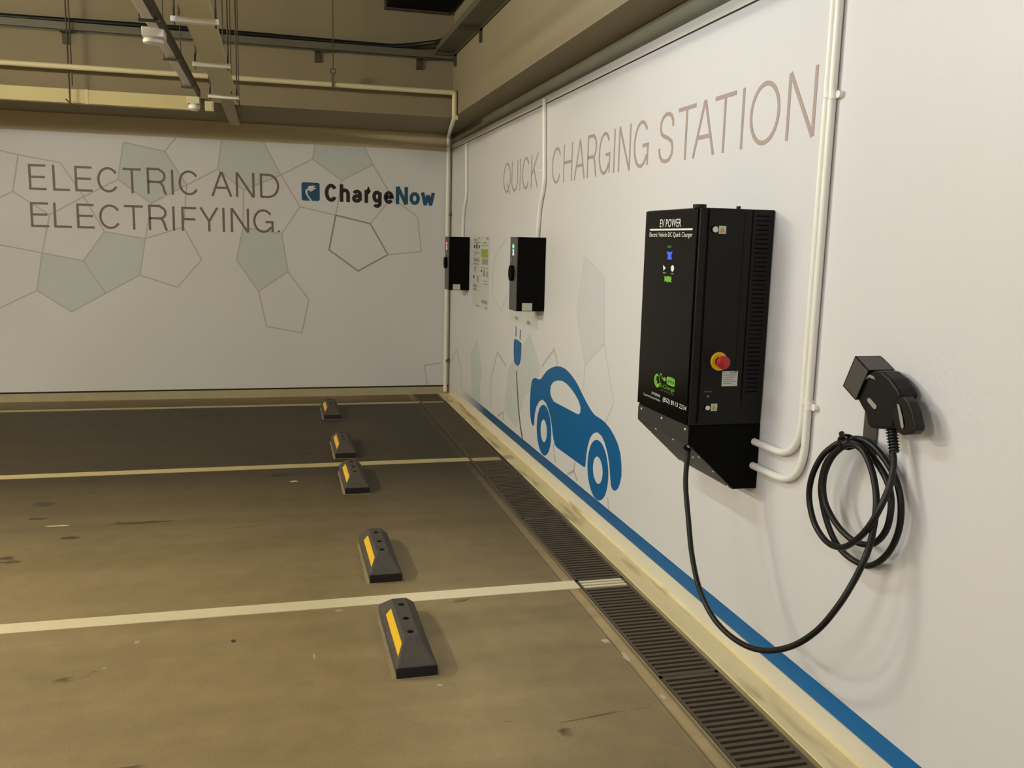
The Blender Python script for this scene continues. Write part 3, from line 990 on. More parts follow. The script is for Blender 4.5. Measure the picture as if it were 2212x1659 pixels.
for (x, y, r) in ((1545, 495.5, 0.0105), (1528, 881, 0.0085)):
    p = onside(x, y)
    finish('key_lock', G().tube([p + Vector((0, 0.002, 0)), p + Vector((0, -0.004, 0))], r, 20), M_WPRINT, sdn)
    finish('lock_surround', G().tube([p + Vector((-0.004, 0.003, 0)), p + Vector((-0.004, -0.001, 0))], r * 1.35, 20), M_MATT, sdn)
r, so = side_rect('rating_plate', 1559.5, 1593, 801.5, 834, M_LABEL, sdn, lab='silver rating plate with grey print')
a, b, z0, z1 = r
g = G()
for k, (f0, f1) in enumerate(((.08, .2), (.3, .9), (.42, .8), (.55, .7), (.68, .9), (.8, .6))):
    zz = z1 - (z1 - z0) * (0.12 + 0.14 * k)
    g.box(a + (b - a) * .08, a + (b - a) * (.2 if k == 0 else f1), CY0 - 0.0046, CY0 - 0.004, zz - 0.0012, zz + 0.0012)
g.box(a + (b - a) * .5, a + (b - a) * .92, CY0 - 0.0046, CY0 - 0.004, z1 - (z1 - z0) * .12 - .0012, z1 - (z1 - z0) * .12 + .0012)
finish('plate_print', g, M_LABELG, so)
# small white writing beside the keyhole
pa, pb = onside(1521, 846), onside(1538, 846)
finish('door_writing', text_geo('EV POWER', Vector((pa.x, CY0 - 0.0031, pa.z - 0.003)), (1, 0, 0), (0, 0, 1), pb.x - pa.x, 0.005), M_LABELG, sdn)
p = onside(1529, 856)
finish('keyhole', G().tube([p, p + Vector((0, -0.002, 0))], 0.004, 12), M_LABELG, sdn)
# emergency stop
p = onside(1551, 780)
yel = G()
hexr = 0.034
yel.prism([(p.x + hexr * .92 * math.cos(math.radians(a)), CY0 - 0.003, p.z + hexr * math.sin(math.radians(a))) for a in range(0, 360, 20)], (0, -0.014, 0))
eb = finish('emergency_button', yel, M_YELLOW, ch, bevel=0.002)
eb['label'] = 'yellow collar of the emergency button'
finish('button_neck', G().tube([(p.x, CY0 - 0.016, p.z), (p.x, CY0 - 0.034, p.z)], 0.018, 24), M_MATT, eb, smooth=True)
mush = finish('button_cap', G().tube([(p.x, CY0 - 0.032, p.z), (p.x, CY0 - 0.036, p.z), (p.x, CY0 - 0.050, p.z), (p.x, CY0 - 0.055, p.z)], [0.020, 0.0235, 0.024, 0.017], 28), M_RED, eb, smooth=True)
mush['label'] = 'red mushroom push cap'
# front panel prints; text runs along -Y
def front_text(s, px0, px1, py_t, py_b, m, par=fp, slope_mid=None, nm='printed_text'):
    a, b = onfront(px0, (py_t[0] + py_b[0]) / 2), onfront(px1, (py_t[1] + py_b[1]) / 2)
    zt = (onfront(px0, py_t[0]).z + onfront(px1, py_t[1]).z) / 2
    zb = (onfront(px0, py_b[0]).z + onfront(px1, py_b[1]).z) / 2
    P0 = Vector((CXF - 0.0032, a.y, zb))
    return finish(nm, text_geo(s, P0, (0, -1, 0), (0, 0, 1), a.y - b.y, zt - zb), m, par, fixn=False)
front_text('EV POWER', 1426, 1472, (475, 471), (491, 490), M_WPRINT)
front_text('Electric Vehicle DC Quick Charger', 1403.5, 1496, (502, 501), (514, 516), M_WPRINT)
a, b = onfront(1404, 496), onfront(1496, 495.5)
zz = (a.z + b.z) / 2
finish('printed_line', G().box(CXF - 0.0038, CXF - 0.003, b.y, a.y, zz - 0.0032, zz + 0.0032), M_WPRINT, fp)
def front_rect(nm, x0, x1, y0, y1, m, lab=None):
    ym = (y0 + y1) / 2
    a, b = onfront(x0, ym).y, onfront(x1, ym).y
    z1, z0 = onfront((x0 + x1) / 2, y0).z, onfront((x0 + x1) / 2, y1).z
    o = finish(nm, G().box(CXF - 0.0042, CXF - 0.003, b, a, z0, z1), m, fp)
    if lab: o['label'] = lab
    return o
front_rect('status_light', 1441.5, 1450.5, 530.5, 535.5, M_LEDD, 'dim green status light')
g = G()
q = [onfront(*p) for p in [(1440, 544), (1453, 544), (1450, 552), (1452, 560.5), (1441.5, 560.5), (1443.5, 552)]]
g.prism(q, (-0.001, 0, 0))
finish('reader_symbol', g, M_SCRB, fp)['label'] = 'lit blue hourglass shaped symbol'
g = G().prism([onfront(*p) for p in [(1433, 572.5), (1438.5, 579), (1433.5, 585)]], (-0.001, 0, 0))
finish('start_symbol', g, M_WPRINT, fp)
pc = onfront(1453, 579.8)
ra, rb = abs(onfront(1449.8, 580).y - onfront(1456.6, 580).y) / 2, abs(onfront(1453, 573).z - onfront(1453, 587).z) / 2
finish('stop_symbol', G().prism([(pc.x, pc.y + ra * math.cos(2 * math.pi * k / 20), pc.z + rb * math.sin(2 * math.pi * k / 20)) for k in range(20)], (-0.001, 0, 0)), M_WPRINT, fp)
front_rect('button_caption', 1432, 1438, 588, 590.5, M_LABELG)
front_rect('button_caption', 1450, 1455, 590, 592.5, M_LABELG)
o = finish('green_emblem', G().prism([onfront(*p) for p in [(1435, 596), (1438, 598), (1443, 596), (1448, 598), (1450, 597), (1451, 603), (1450, 607), (1451.5, 610), (1446, 609), (1442, 610), (1438, 607), (1435, 608), (1436, 602)]], (-0.001, 0, 0)), M_GPRINT, fp)
# green logo on the lower front (circle, squiggle cable, rounded box, writing)
kq = lambda x, y: (1380 + x / 15.08, 790 + y / 15.08)
def fq(x, y): return onfront(*kq(x, y))
lg = finish('green_logo', G().prism([fq(*p) for p in [(600, 255), (630, 285), (655, 340), (640, 350), (610, 330), (580, 345), (578, 440), (545, 480), (600, 480), (607, 530), (580, 580), (620, 590), (655, 570), (690, 560), (675, 650), (645, 700), (600, 715), (560, 670), (520, 590), (502, 470), (515, 360), (550, 280)]], (-0.0008, 0, 0)), M_GPRINT, fp)
finish('logo_cord', G().ribbon([fq(*p) for p in [(690, 570), (680, 450), (670, 360), (700, 280), (720, 255), (745, 300), (770, 400), (810, 440), (880, 470)]], 0.0042, (-1, 0, 0), 0.0009), M_GPRINT, lg)
finish('logo_plug', G().prism([fq(*p) for p in [(830, 370), (870, 400), (890, 470), (830, 515), (790, 440)]], (-0.0008, 0, 0)), M_GPRINT, lg)
finish('logo_box', G().prism([fq(*p) for p in [(940, 352), (1060, 380), (1150, 430), (1185, 500), (1175, 640), (1150, 695), (1050, 660), (950, 620), (915, 570), (908, 450), (920, 370)]], (-0.0010, 0, 0)), M_GPRINT, lg)
g = G()
for i, (xa, ya) in enumerate([(950, 490), (1030, 510), (1110, 545)]):
    g.box(CXF - 0.0050, CXF - 0.0046, fq(xa + 45, ya).y, fq(xa, ya).y, fq(xa, ya + 55).z, fq(xa, ya - 35).z)
finish('logo_characters', g, M_DGPRINT, lg)
a, b = fq(700, 660), fq(1160, 800)
finish('logo_writing', text_geo('E-Charge', Vector((CXF - 0.0032, a.y, fq(900, 800).z)), (0, -1, 0), (0, 0, 1), a.y - b.y, fq(900, 640).z - fq(900, 800).z), M_GPRINT, lg, fixn=False)
a, b = fq(720, 790), fq(1150, 870)
finish('logo_writing', text_geo('EV POWER', Vector((CXF - 0.0032, a.y, fq(900, 890).z)), (0, -1, 0), (0, 0, 1), a.y - b.y, 0.009), M_DGPRINT, lg, fixn=False)
front_text('(852) 8113 2334', *[kq(x, 0)[0] for x in (780, 1550)], (kq(0, 1010)[1], kq(0, 1320)[1]), (kq(0, 1220)[1], kq(0, 1500)[1]), M_WPRINT, nm='phone_number')
front_text('客戶服務熱線', *[kq(x, 0)[0] for x in (415, 700)], (kq(0, 835)[1], kq(0, 940)[1]), (kq(0, 930)[1], kq(0, 1040)[1]), M_LABEL, nm='hotline_text')
front_text('Customer Service Hotline', *[kq(x, 0)[0] for x in (155, 700)], (kq(0, 870)[1], kq(0, 1090)[1]), (kq(0, 950)[1], kq(0, 1175)[1]), M_LABEL, nm='hotline_text')

# ------------------------------------------------------------------ small boxes
def small_box(ysd, lab, led, fx_l, conduit_px):
    W, D, z0, z1 = 0.185, 0.203, 1.142, 1.632
    t = thing('wall_charging_box', lab, 'ev charger', (-D / 2, ysd + W / 2, z0), 'small black wall charging boxes')
    finish('housing', G().box(-D + 0.006, -0.005, ysd, ysd + W, z0, z1), M_MATT, t, bevel=0.003)
    fr_ = finish('front_cover', G().box(-D, -D + 0.006, ysd + 0.002, ysd + W - 0.002, z0, z1), M_FRONTG, t, bevel=0.002)
    yc = ysd + W * 0.52
    finish('status_light', G().tube([(-D, yc, z1 - 0.062), (-D - 0.004, yc, z1 - 0.062)], 0.014, 16), led, fr_)
    finish('display', G().prism([(-D, yc + 0.022, z1 - 0.082), (-D, yc - 0.022, z1 - 0.082), (-D, yc - 0.012, z1 - 0.1), (-D, yc - 0.022, z1 - 0.122), (-D, yc + 0.022, z1 - 0.122), (-D, yc + 0.012, z1 - 0.1)], (-0.002, 0, 0)), M_SCRW, fr_)
    finish('button', G().tube([(-D, yc - 0.03, z1 - 0.155), (-D - 0.003, yc - 0.03, z1 - 0.155)], 0.009, 12), M_LABELG, fr_)
    finish('button', G().tube([(-D, yc + 0.03, z1 - 0.155), (-D - 0.003, yc + 0.03, z1 - 0.155)], 0.009, 12), M_LABELG, fr_)
    sk = [(-D, yc + 0.045 * math.cos(2 * math.pi * k / 20), 1.40 - 0.008 + 0.052 * math.sin(2 * math.pi * k / 20)) for k in range(20)]
    finish('socket', G().prism(sk, (-0.022, 0, 0)), M_MATT, fr_)
    finish('data_plate', G().box(-0.160, -0.09, ysd - 0.0012, ysd, z0 + 0.004, z0 + 0.055), mat('pale_plate', (190, 188, 176), 0.5), t)['label'] = 'pale data plate on the side'
    return t
small_box(-3.395, 'small black charging box with green light, nearer of two', M_LEDG, None, None)
small_box(-0.955, 'small black charging box with red light, close to the room corner', M_LEDR, None, None)

# ------------------------------------------------------------------ instruction posters
kp = lambda x, y: (1000 + x / 9.21, 500 + y / 9.21)
def poster(lab, x0, x1, y0a, y1a, rows, grp):
    p0, p1 = rw(kp(x0, (y0a + y1a) / 2)), rw(kp(x1, (y0a + y1a) / 2))
    z1, z0 = rw(kp((x0 + x1) / 2, y0a)).z, rw(kp((x0 + x1) / 2, y1a)).z
    t = thing('instruction_poster', lab, 'poster', Vector((-0.004, (p0.y + p1.y) / 2, z0)), grp)
    finish('sheet', G().box(-0.0060, -0.0042, p1.y, p0.y, z0, z1), M_PAPER, t)
    for (a, b, c, d, m, nm) in rows:
        ya, yb = rw(kp(a, (c + d) / 2)).y, rw(kp(b, (c + d) / 2)).y
        zc, zd = rw(kp((a + b) / 2, c)).z, rw(kp((a + b) / 2, d)).z
        finish(nm, G().box(-0.0068, -0.0060, yb, ya, zd, zc), m, t)
T_, D_, Gn = (M_PGREY, 'text_block'), (M_PDARK, 'pictogram'), (M_PGREEN, 'green_panel')
poster('narrow instruction poster touching the side of the far charging box, black pictograms near its top', 208, 345, 105, 1500,
       [(225, 290, 150, 185, *T_), (310, 345, 120, 145, *T_), (230, 340, 205, 232, *T_), (228, 250, 265, 330, *D_), (272, 296, 245, 342, *D_), (318, 340, 270, 335, *D_),
        (228, 335, 412, 436, *T_), (225, 260, 455, 470, *T_), (222, 330, 535, 600, *T_), (220, 322, 632, 658, *T_), (235, 262, 690, 790, *T_), (210, 232, 870, 930, *D_), (285, 315, 880, 1000, *T_), (205, 290, 1050, 1110, *T_), (205, 280, 1125, 1170, *T_), (265, 330, 1465, 1495, *T_)],
       'instruction posters on the right wall')
poster('instruction poster with a green panel, second sheet right of the far charging box', 356, 520, 105, 1560,
       [(470, 515, 115, 160, *T_), (410, 475, 215, 245, *T_), (370, 510, 275, 295, *T_), (370, 505, 355, 522, *Gn), (385, 500, 545, 660, *T_), (360, 500, 722, 742, *T_), (362, 385, 765, 800, *D_),
        (405, 450, 770, 900, *T_), (470, 500, 800, 915, *T_), (415, 495, 985, 1000, *T_), (415, 495, 1040, 1060, *T_), (370, 490, 1370, 1440, *T_), (440, 488, 1515, 1545, *T_)],
       'instruction posters on the right wall')
def poster2(lab, xa, xb, spot):
    z0 = rw((1040, 668)).z
    ya, yb = rw((xa, 685)).y, rw((xb, 690)).y
    t = thing('instruction_poster', lab, 'poster', Vector((-0.004, (ya + yb) / 2, z0)), 'instruction posters on the right wall')
    finish('sheet', G().box(-0.0060, -0.0042, yb, ya, z0, z0 + 0.45), M_PAPER, t)
    finish('text_block', G().box(-0.0068, -0.0060, yb + 0.02, ya - 0.02, z0 + 0.12, z0 + 0.16), M_PGREY, t)
    q = rw(spot)
    finish('text_block', G().box(-0.0068, -0.0060, q.y - 0.05, q.y + 0.04, q.z - 0.012, q.z + 0.012), M_PGREY, t)
poster2('poster mostly hidden behind the near small charging box, left sheet', 1102, 1129, (1116, 687))
poster2('poster mostly hidden behind the near small charging box, right sheet', 1131, 1162, (1142, 697))

# ------------------------------------------------------------------ conduits on the wall
# conduits feeding the small boxes
for (pts, lab, scl) in (([(1176, 214), (1176, 400), (1166, 445), (1161, 512)], 'white conduit running down to the nearer small charging box, crossing the lettering', [(1177, 368)]),
                        ([(1007.5, 310), (1008, 425), (1001, 460), (1000, 512)], 'white conduit running down to the charging box nearest the corner', [(1010, 408)])):
    P3 = [PX(x, y, -0.019) for x, y in pts]
    P3[0].z = min(P3[0].z, 2.55)
    P3[-1].z = 1.625
    t = thing('wall_conduit', lab, 'conduit', P3[-1], 'white wall conduits')
    finish('pipe', G().tube(fillet(P3, 0.12), 0.0145, 14), M_PIPE, t, smooth=True)
    for s in scl:
        q = PX(s[0], s[1], -0.010)
        finish('saddle_clip', G().box(-0.036, -0.004, P3[0].y - 0.03, P3[0].y + 0.022, q.z - 0.012, q.z + 0.012), M_PIPE, t, bevel=0.003)
# pair beside the charger
for k, (pt, pm, pe, r_, lab) in enumerate((((1798, 0), (1740, 860), (1636, 958), 0.10, 'inner white conduit of the pair beside the big charger, ending higher on its side'),
                                       ((1811, 0), (1750, 860), (1633, 1010), 0.10, 'outer white conduit of the pair beside the big charger, ending lower on its side'))):
    A, B, C = PX(*pt, -0.019), PX(*pm, -0.019), PX(*pe, -0.030)
    yv = (A.y + B.y) / 2
    path = [Vector((-0.019, yv, ZB)), Vector((-0.019, yv, C.z)), Vector((-0.026, CY0 + 0.01, C.z))]
    t = thing('wall_conduit', lab, 'conduit', Vector((-0.019, yv, C.z)), 'white conduits beside the big charger')
    finish('pipe', G().tube(fillet(path, 0.19, 14), 0.0135, 16), M_PIPE, t, smooth=True)
    for yy in ((205, 868) if k == 0 else (210, 875)):
        z = PX(1790 if yy < 300 else 1745, yy, -0.01).z
        finish('saddle_clip', G().tube([(-0.018, yv - 0.004, z - 0.012), (-0.018, yv - 0.004, z + 0.012)], 0.0165, 14), M_PIPE, t, smooth=True)
        finish('clip_lug', G().tube([(-0.004, yv - 0.030, z), (-0.020, yv - 0.030, z)], 0.0115, 14), M_PIPE, t, smooth=True)
# corner pipe and the ceiling pipe that feeds it
# height of the run taken at the left edge of the picture
yrun = -1.45
zrun = 2.83
zr = 2.630
t = thing('ceiling_pipe', 'thin cream pipe crossing in front of the far beam and dropping down the room corner', 'pipe', (-0.045, -0.04, 0.03))
finish('pipe_run', G().tube([Vector((LX, yrun, zrun)), Vector((-0.262, yrun, zrun))], 0.021, 14), M_PIPEC, t, smooth=True)
finish('elbow', G().tube(fillet([(-0.29, yrun, zrun), (-0.262, yrun, zrun), (-0.262, yrun, zr), (-0.235, yrun, zr)], 0.02), 0.022, 14), M_PIPEC, t, smooth=True)
finish('corner_run', G().tube(fillet([(-0.262, yrun, zr), (-0.05, -0.05, zr), (-0.05, -0.036, 0.03)], 0.04), 0.019, 14), M_PIPE, t, smooth=True)
for py in (463, 779):
    z = PY(963, py, -0.04).z
    finish('pipe_clip', G().box(-0.05, -0.006, -0.058, -0.006, z - 0.012, z + 0.012), M_GALV, t)
# hanger on the pipe
hx = PY(720, 188, yrun).x
t = thing('pipe_hanger', 'thin wire pipe hanger with loop on the cream ceiling pipe', 'hanger', (hx, yrun, zrun))
finish('rod', G().tube([(hx, yrun, CZ), (hx, yrun, zrun + 0.12)], 0.0035, 8), M_ROD, t)
lp = [(hx + 0.022 * math.cos(a), yrun + 0.0, zrun + 0.105 + 0.022 * math.sin(a)) for a in [2 * math.pi * k / 12 for k in range(13)]]
finish('loop', G().tube(lp, 0.004, 6, False), M_ROD, t)
finish('clamp_strap', G().box(hx - 0.014, hx + 0.006, yrun - 0.027, yrun + 0.027, zrun - 0.027, zrun + 0.09), M_GALV, t)

# ------------------------------------------------------------------ connector holder, gun, cable
HX0, HX1 = -0.094, -0.008
A = PX(1847.5, 769, HX0)
vD = Vector((0, -0.9, -0.44)).normalized(); wD = Vector((0, 0.46, -0.89)); wD = (wD - vD * wD.dot(vD)).normalized()
t = thing('connector_holder', 'charcoal steel holster on a wall strap holding the charging connector', 'holder', (-0.05, A.y, 1.03))
ex = Vector((HX1 - HX0, 0, 0))
th = 0.003
g = G()
g.hexa(A, ex, vD * 0.072, wD * th)                                   # top
g.hexa(A + wD * (0.108 - th), ex, vD * 0.072, wD * th)               # bottom
g.hexa(A, Vector((th, 0, 0)), vD * 0.072, wD * 0.108)                # outer cheek
g.hexa(A + Vector((ex.x - th, 0, 0)), Vector((th, 0, 0)), vD * 0.072, wD * 0.108)
g.hexa(A, ex, vD * th, wD * 0.108)                                   # back plate
finish('holster', g, M_HOLD, t)
y0_, y1_ = PX(1864, 955, -0.008).y, PX(1893, 955, -0.008).y
finish('wall_strap', G().box(-0.011, -0.0045, y1_, y0_, 0.985, 1.20), M_HOLD, t, bevel=0.001)

def gx(px, py, x=-0.078): return PX(px, py, x)
gun = thing('charging_connector', 'black charging connector hanging nose first in the holster', 'charging connector', gx(1925, 930, -0.05))
GXA, GXB = -0.084, -0.022
bodyp = [(1858, 822), (1866, 806), (1890, 801), (1905, 803), (1922, 818), (1938, 840), (1944, 856), (1936, 868), (1930, 895), (1925, 926), (1902, 927), (1880, 925), (1873, 915), (1869, 893), (1858, 874), (1850, 858), (1850, 845)]
o = finish('connector_body', G().prism([gx(*p, GXA) for p in bodyp], (GXB - GXA, 0, 0)), M_BLACK, gun, bevel=0.008)
nose = A + vD * 0.01 + wD * 0.02 + Vector((0.012, 0, 0))
finish('connector_nose', G().hexa(nose, (ex.x - 0.024, 0, 0), vD * 0.075, wD * 0.07), M_BLACK, gun, bevel=0.012)
hout = [(1936, 858), (1952, 857), (1962, 868), (1970, 888), (1977, 920), (1976, 931), (1968, 938), (1950, 940), (1938, 933), (1930, 915), (1924, 885)]
hin = [(1938, 872), (1943, 873), (1949, 892), (1954, 916), (1953, 926), (1948, 926), (1943, 905)]
finish('grip_loop', G().prism([gx(*p, -0.082) for p in hout], (0.032, 0, 0), [[gx(*p, -0.082) for p in hin]]), M_CABLE, gun, bevel=0.003)
lt = [(1874, 862), (1879, 859), (1894, 876), (1894, 882), (1889, 884), (1875, 867)]
finish('release_latch', G().prism([gx(*p, GXA - 0.001) for p in lt], (-0.002, 0, 0)), mat('pale_grey_plastic', (150, 145, 136), 0.4), gun)['label'] = 'pale grey latch button'
hl = [(1869, 821), (1872, 813), (1880, 809), (1888, 813), (1892, 820), (1886, 818), (1879, 815), (1873, 819)]
finish('nose_ring', G().prism([gx(*p, GXA - 0.001) for p in hl], (-0.002, 0, 0)), mat('grey_plastic_ring', (140, 136, 128), 0.35), gun)
finish('grip_highlight', G().prism([gx(*p, -0.0825) for p in [(1938.5, 873), (1942.5, 873), (1949.5, 900), (1952.5, 922), (1950, 926), (1947, 922)]], (-0.0012, 0, 0)), mat('pale_highlight', (150, 147, 140), 0.4), gun)['label'] = 'added pale highlight strip in the grip slot'  # added pale insert standing in for brightness seen through the slot
# strain relief
s0, s1 = gx(1926, 924, -0.052), gx(1932, 978, -0.056)
g = G().tube([s0, s1], 0.0125, 14)
for k in range(8):
    c = s0.lerp(s1, (k + 0.6) / 8.2)
    d = (s1 - s0).normalized() * 0.0018
    g.tube([c - d, c, c + d], [0.014, 0.0195 - 0.0005 * k, 0.014], 14)
finish('strain_relief', g, M_CABLE, gun)

kc = lambda x, y: (1720 + x / 3.129, 740 + y / 3.129)
coil = [(650, 735, -.056), (658, 800, -.058), (650, 880, -.064), (628, 980, -.078), (560, 1130, -.105), (480, 1260, -.118), (385, 1350, -.118), (300, 1385, -.112), (205, 1345, -.105),
        (125, 1225, -.10), (88, 1060, -.10), (105, 910, -.10), (170, 775, -.09), (250, 700, -.075), (330, 665, -.06), (420, 650, -.05), (510, 690, -.045), (600, 790, -.04), (675, 930, -.035), (708, 1100, -.035),
        (690, 1280, -.035), (615, 1430, -.035), (500, 1508, -.035), (385, 1470, -.04), (290, 1385, -.05), (225, 1260, -.06), (180, 1100, -.07), (168, 960, -.08), (205, 810, -.08), (290, 715, -.07), (370, 668, -.055),
        (460, 715, -.05), (550, 820, -.05), (620, 950, -.055), (642, 1090, -.065), (615, 1250, -.07), (545, 1345, -.07), (460, 1365, -.072), (360, 1320, -.078), (260, 1210, -.085), (190, 1060, -.09), (190, 900, -.09), (250, 765, -.085), (350, 690, -.08),
        (440, 720, -.08), (500, 830, -.08), (535, 980, -.085), (540, 1120, -.095), (518, 1280, -.105), (490, 1390, -.115), (450, 1490, -.13), (385, 1620, -.15)]
pts = [PX(*kc(x, y), xx) for x, y, xx in coil]
pts += [PX(1810, 1310, -0.18), PX(1765, 1362, -0.21), PX(1710, 1396, -0.24), PX(1650, 1405, -0.265), PX(1595, 1386, -0.285), PX(1545, 1340, -0.30), PX(1512, 1275, -0.305), PX(1495, 1200, -0.30), PX(1487, 1120, -0.295), PX(1481, 1040, -0.285)]
end = Vector((-0.294, PX(1478, 975, -0.285).y, 0.885)) + sd * 0.035
pts += [end]
cb = thing('charging_cable', 'thick black charging cable coiled on the wall hook and looping to the big charger', 'cable', (-0.12, -6.9, 0.33))
finish('cable', G().tube(catmull(pts, 7), 0.0096, 12), M_CABLE, cb, smooth=True)
# tie around the coil top
c0 = PX(*kc(345, 672), -0.066)
tie = []
for k in range(13):
    a = 2 * math.pi * k / 12
    tie.append(c0 + Vector((0.030 * math.cos(a), 0.010 * math.sin(a), 0.019 * math.sin(a))))
finish('cable_tie', G().tube(tie, 0.005, 8, False), M_CABLE, cb, smooth=True)
q = PX(*kc(315, 650), -0.10)
finish('tie_knot', G().tube([q, q + Vector((0.01, 0.022, 0.012))], 0.0085, 10), M_CABLE, cb, smooth=True)
finish('cable_gland', G().tube([end + sn * 0.016, end - sn * 0.008], 0.0145, 16), M_MATT, cb, smooth=True)

# ------------------------------------------------------------------ ceiling services
RZ = 2.60
# cream hung trunking with cross bars and rods
XL, XR = -2.145, -2.01
t = thing('hung_trunking', 'wide cream cable trunking hung on cross bars, right of the slim white one', 'cable trunking', (-2.08, -4.5, RZ))
finish('trunking_body', G().box(XL, XR, -9.0, -1.98, RZ, RZ + 0.05), M_TRUNK, t, bevel=0.003)
finish('trunking_end', G().box(-2.13, -2.045, -1.98, -0.34, RZ - 0.01, RZ + 0.03), mat('grey_beige_end', (170, 155, 125), 0.6), t, bevel=0.003)
for yv in (-8.0, -6.9, -5.7, -4.5, -3.36, -2.1):
    finish('cross_bar', G().box(-2.20, -2.00 + 0.015, yv - 0.02, yv + 0.02, RZ - 0.025, RZ), M_TRUNKW, t, bevel=0.002)
    for xx in (-2.185, -2.0):
        finish('hanger_rod', G().tube([(xx, yv, RZ - 0.04), (xx, yv, CZ)], 0.005, 8), M_ROD, t)
for (x, y) in ((482, 120), (500, 203), (517, 245)):
    p = PZ(x, y, RZ + 0.0)
    p = PY(x, y, {482: -2.6, 500: -2.3, 517: -1.6}[x])
    finish('hanger_rod', G().tube([(p.x, p.y, p.z), (p.x, p.y, CZ)], 0.004, 8), M_ROD, t)
# slim white trunking with light fittings
XA0, XA1 = -2.335, -2.275
t = thing('slim_trunking', 'slim white ceiling trunking with steel angle, left of the cream trunking', 'cable trunking', (-2.3, -4.2, RZ))
finish('trunking_body', G().box(XA0, XA1 - 0.012, -9.0, -4.42, RZ, RZ + 0.04), M_TRUNKW, t, bevel=0.003)
finish('trunking_body', G().box(XA0, XA1 - 0.008, -4.38, -2.35, RZ + 0.005, RZ + 0.04), M_TRUNKW, t, bevel=0.003)
finish('steel_angle', G().box(XA1 - 0.008, XA1 + 0.012, -9.0, -1.95, RZ, RZ + 0.05), M_ROD, t)
for yv in (-4.4, -3.42, -2.4):
    finish('support_bracket', G().box(XA0 - 0.02, XA1 + 0.02, yv - 0.008, yv + 0.008, RZ - 0.012, RZ), M_ROD, t)
    finish('hanger_rod', G().tube([(XA0 - 0.015, yv, RZ - 0.01), (XA0 - 0.015, yv, CZ)], 0.0035, 8), M_ROD, t)
    finish('hanger_rod', G().tube([(XA1 + 0.1, yv, RZ + 0.03), (XA1 + 0.1, yv, CZ)], 0.003, 8), M_ROD, t)
# boxed detector under the slim trunking
p0, p1 = PY(305, 56, -4.2), PY(354, 80, -4.2)
t = thing('ceiling_sensor_box', 'white square box with round sensor under the slim trunking, upper left', 'sensor', (p0.x, -4.15, p1.z))
finish('box_housing', G().box(p0.x, p1.x, -4.2, -4.08, p1.z, p0.z), M_TRUNKW, t, bevel=0.003)
cxx = (p0.x + p1.x) / 2 - 0.005
finish('sensor_dome', G().tube([(cxx, -4.13, p1.z), (cxx, -4.13, p1.z - 0.010), (cxx, -4.13, p1.z - 0.020), (cxx, -4.13, p1.z - 0.026)], [0.044, 0.052, 0.048, 0.03], 24), M_TRUNKW, t, smooth=True)
p0, p1 = PY(403, 207, -2.0), PY(431, 224, -2.0)
t = thing('ceiling_lamp_box', 'small box with round bulb at the far end of the slim trunking', 'lamp', (p0.x, -1.98, p1.z))
finish('box_housing', G().box(p0.x, p1.x, -2.0, -1.9, p1.z, p0.z), M_TRUNK, t, bevel=0.003)
cxx = (p0.x + p1.x) / 2 + 0.005
finish('bulb', G().tube([(cxx, -1.97, p1.z), (cxx, -1.97, p1.z - 0.012), (cxx, -1.97, p1.z - 0.035), (cxx, -1.97, p1.z - 0.05)], [0.028, 0.042, 0.040, 0.018], 20), M_TRUNKW, t, smooth=True)
# conduits box between the runs
p0, p1 = PY(442, 218, -1.3), PY(462, 240, -1.3)
t = thing('junction_box', 'beige junction box on the far beam between the two trunkings', 'junction box', (p0.x, -1.26, p1.z))
finish('box_body', G().box(p0.x, p1.x, -1.30, -1.243, p1.z, p0.z), M_TRUNK, t, bevel=0.002)
finish('box_lid', G().box(p0.x + 0.01, p1.x - 0.01, -1.304, -1.30, p1.z + 0.01, p0.z - 0.01), M_TRUNK, t)
# wide trunking along the far beam, left
xe = PY(428, 230, -1.32).x
t = thing('beam_trunking', 'yellowish trunking along the lower edge of the far beam, upper left', 'cable trunking', (-3.2, -1.28, 2.59))
finish('trunking_body', G().box(LX, xe, -1.32, -1.243, 2.582, 2.688), mat('yellowed_trunking', (196, 182, 132), 0.6, var=0.05), t, bevel=0.003)
finish('trunking_joint', G().box(-3.16, -3.14, -1.323, -1.243, 2.58, 2.690), M_TRUNK, t)
# rods with clamp, far left
hx = PY(147, 100, -1.36).x
t = thing('threaded_rod_hanger', 'pair of dark rods with a hook clamp hanging before the far beam, upper left', 'hanger', (hx, -1.36, 2.57))
finish('rod', G().tube([(hx, -1.39, 2.57), (hx, -1.39, CZ)], 0.006, 8), M_ROD, t)
finish('rod', G().tube([(hx + 0.022, -1.39, 2.70), (hx + 0.022, -1.39, CZ)], 0.005, 8), M_ROD, t)
finish('hook', G().tube([(hx - 0.03, -1.39, 2.60), (hx, -1.39, 2.57), (hx + 0.05, -1.39, 2.54)], 0.006, 6), M_ROD, t)
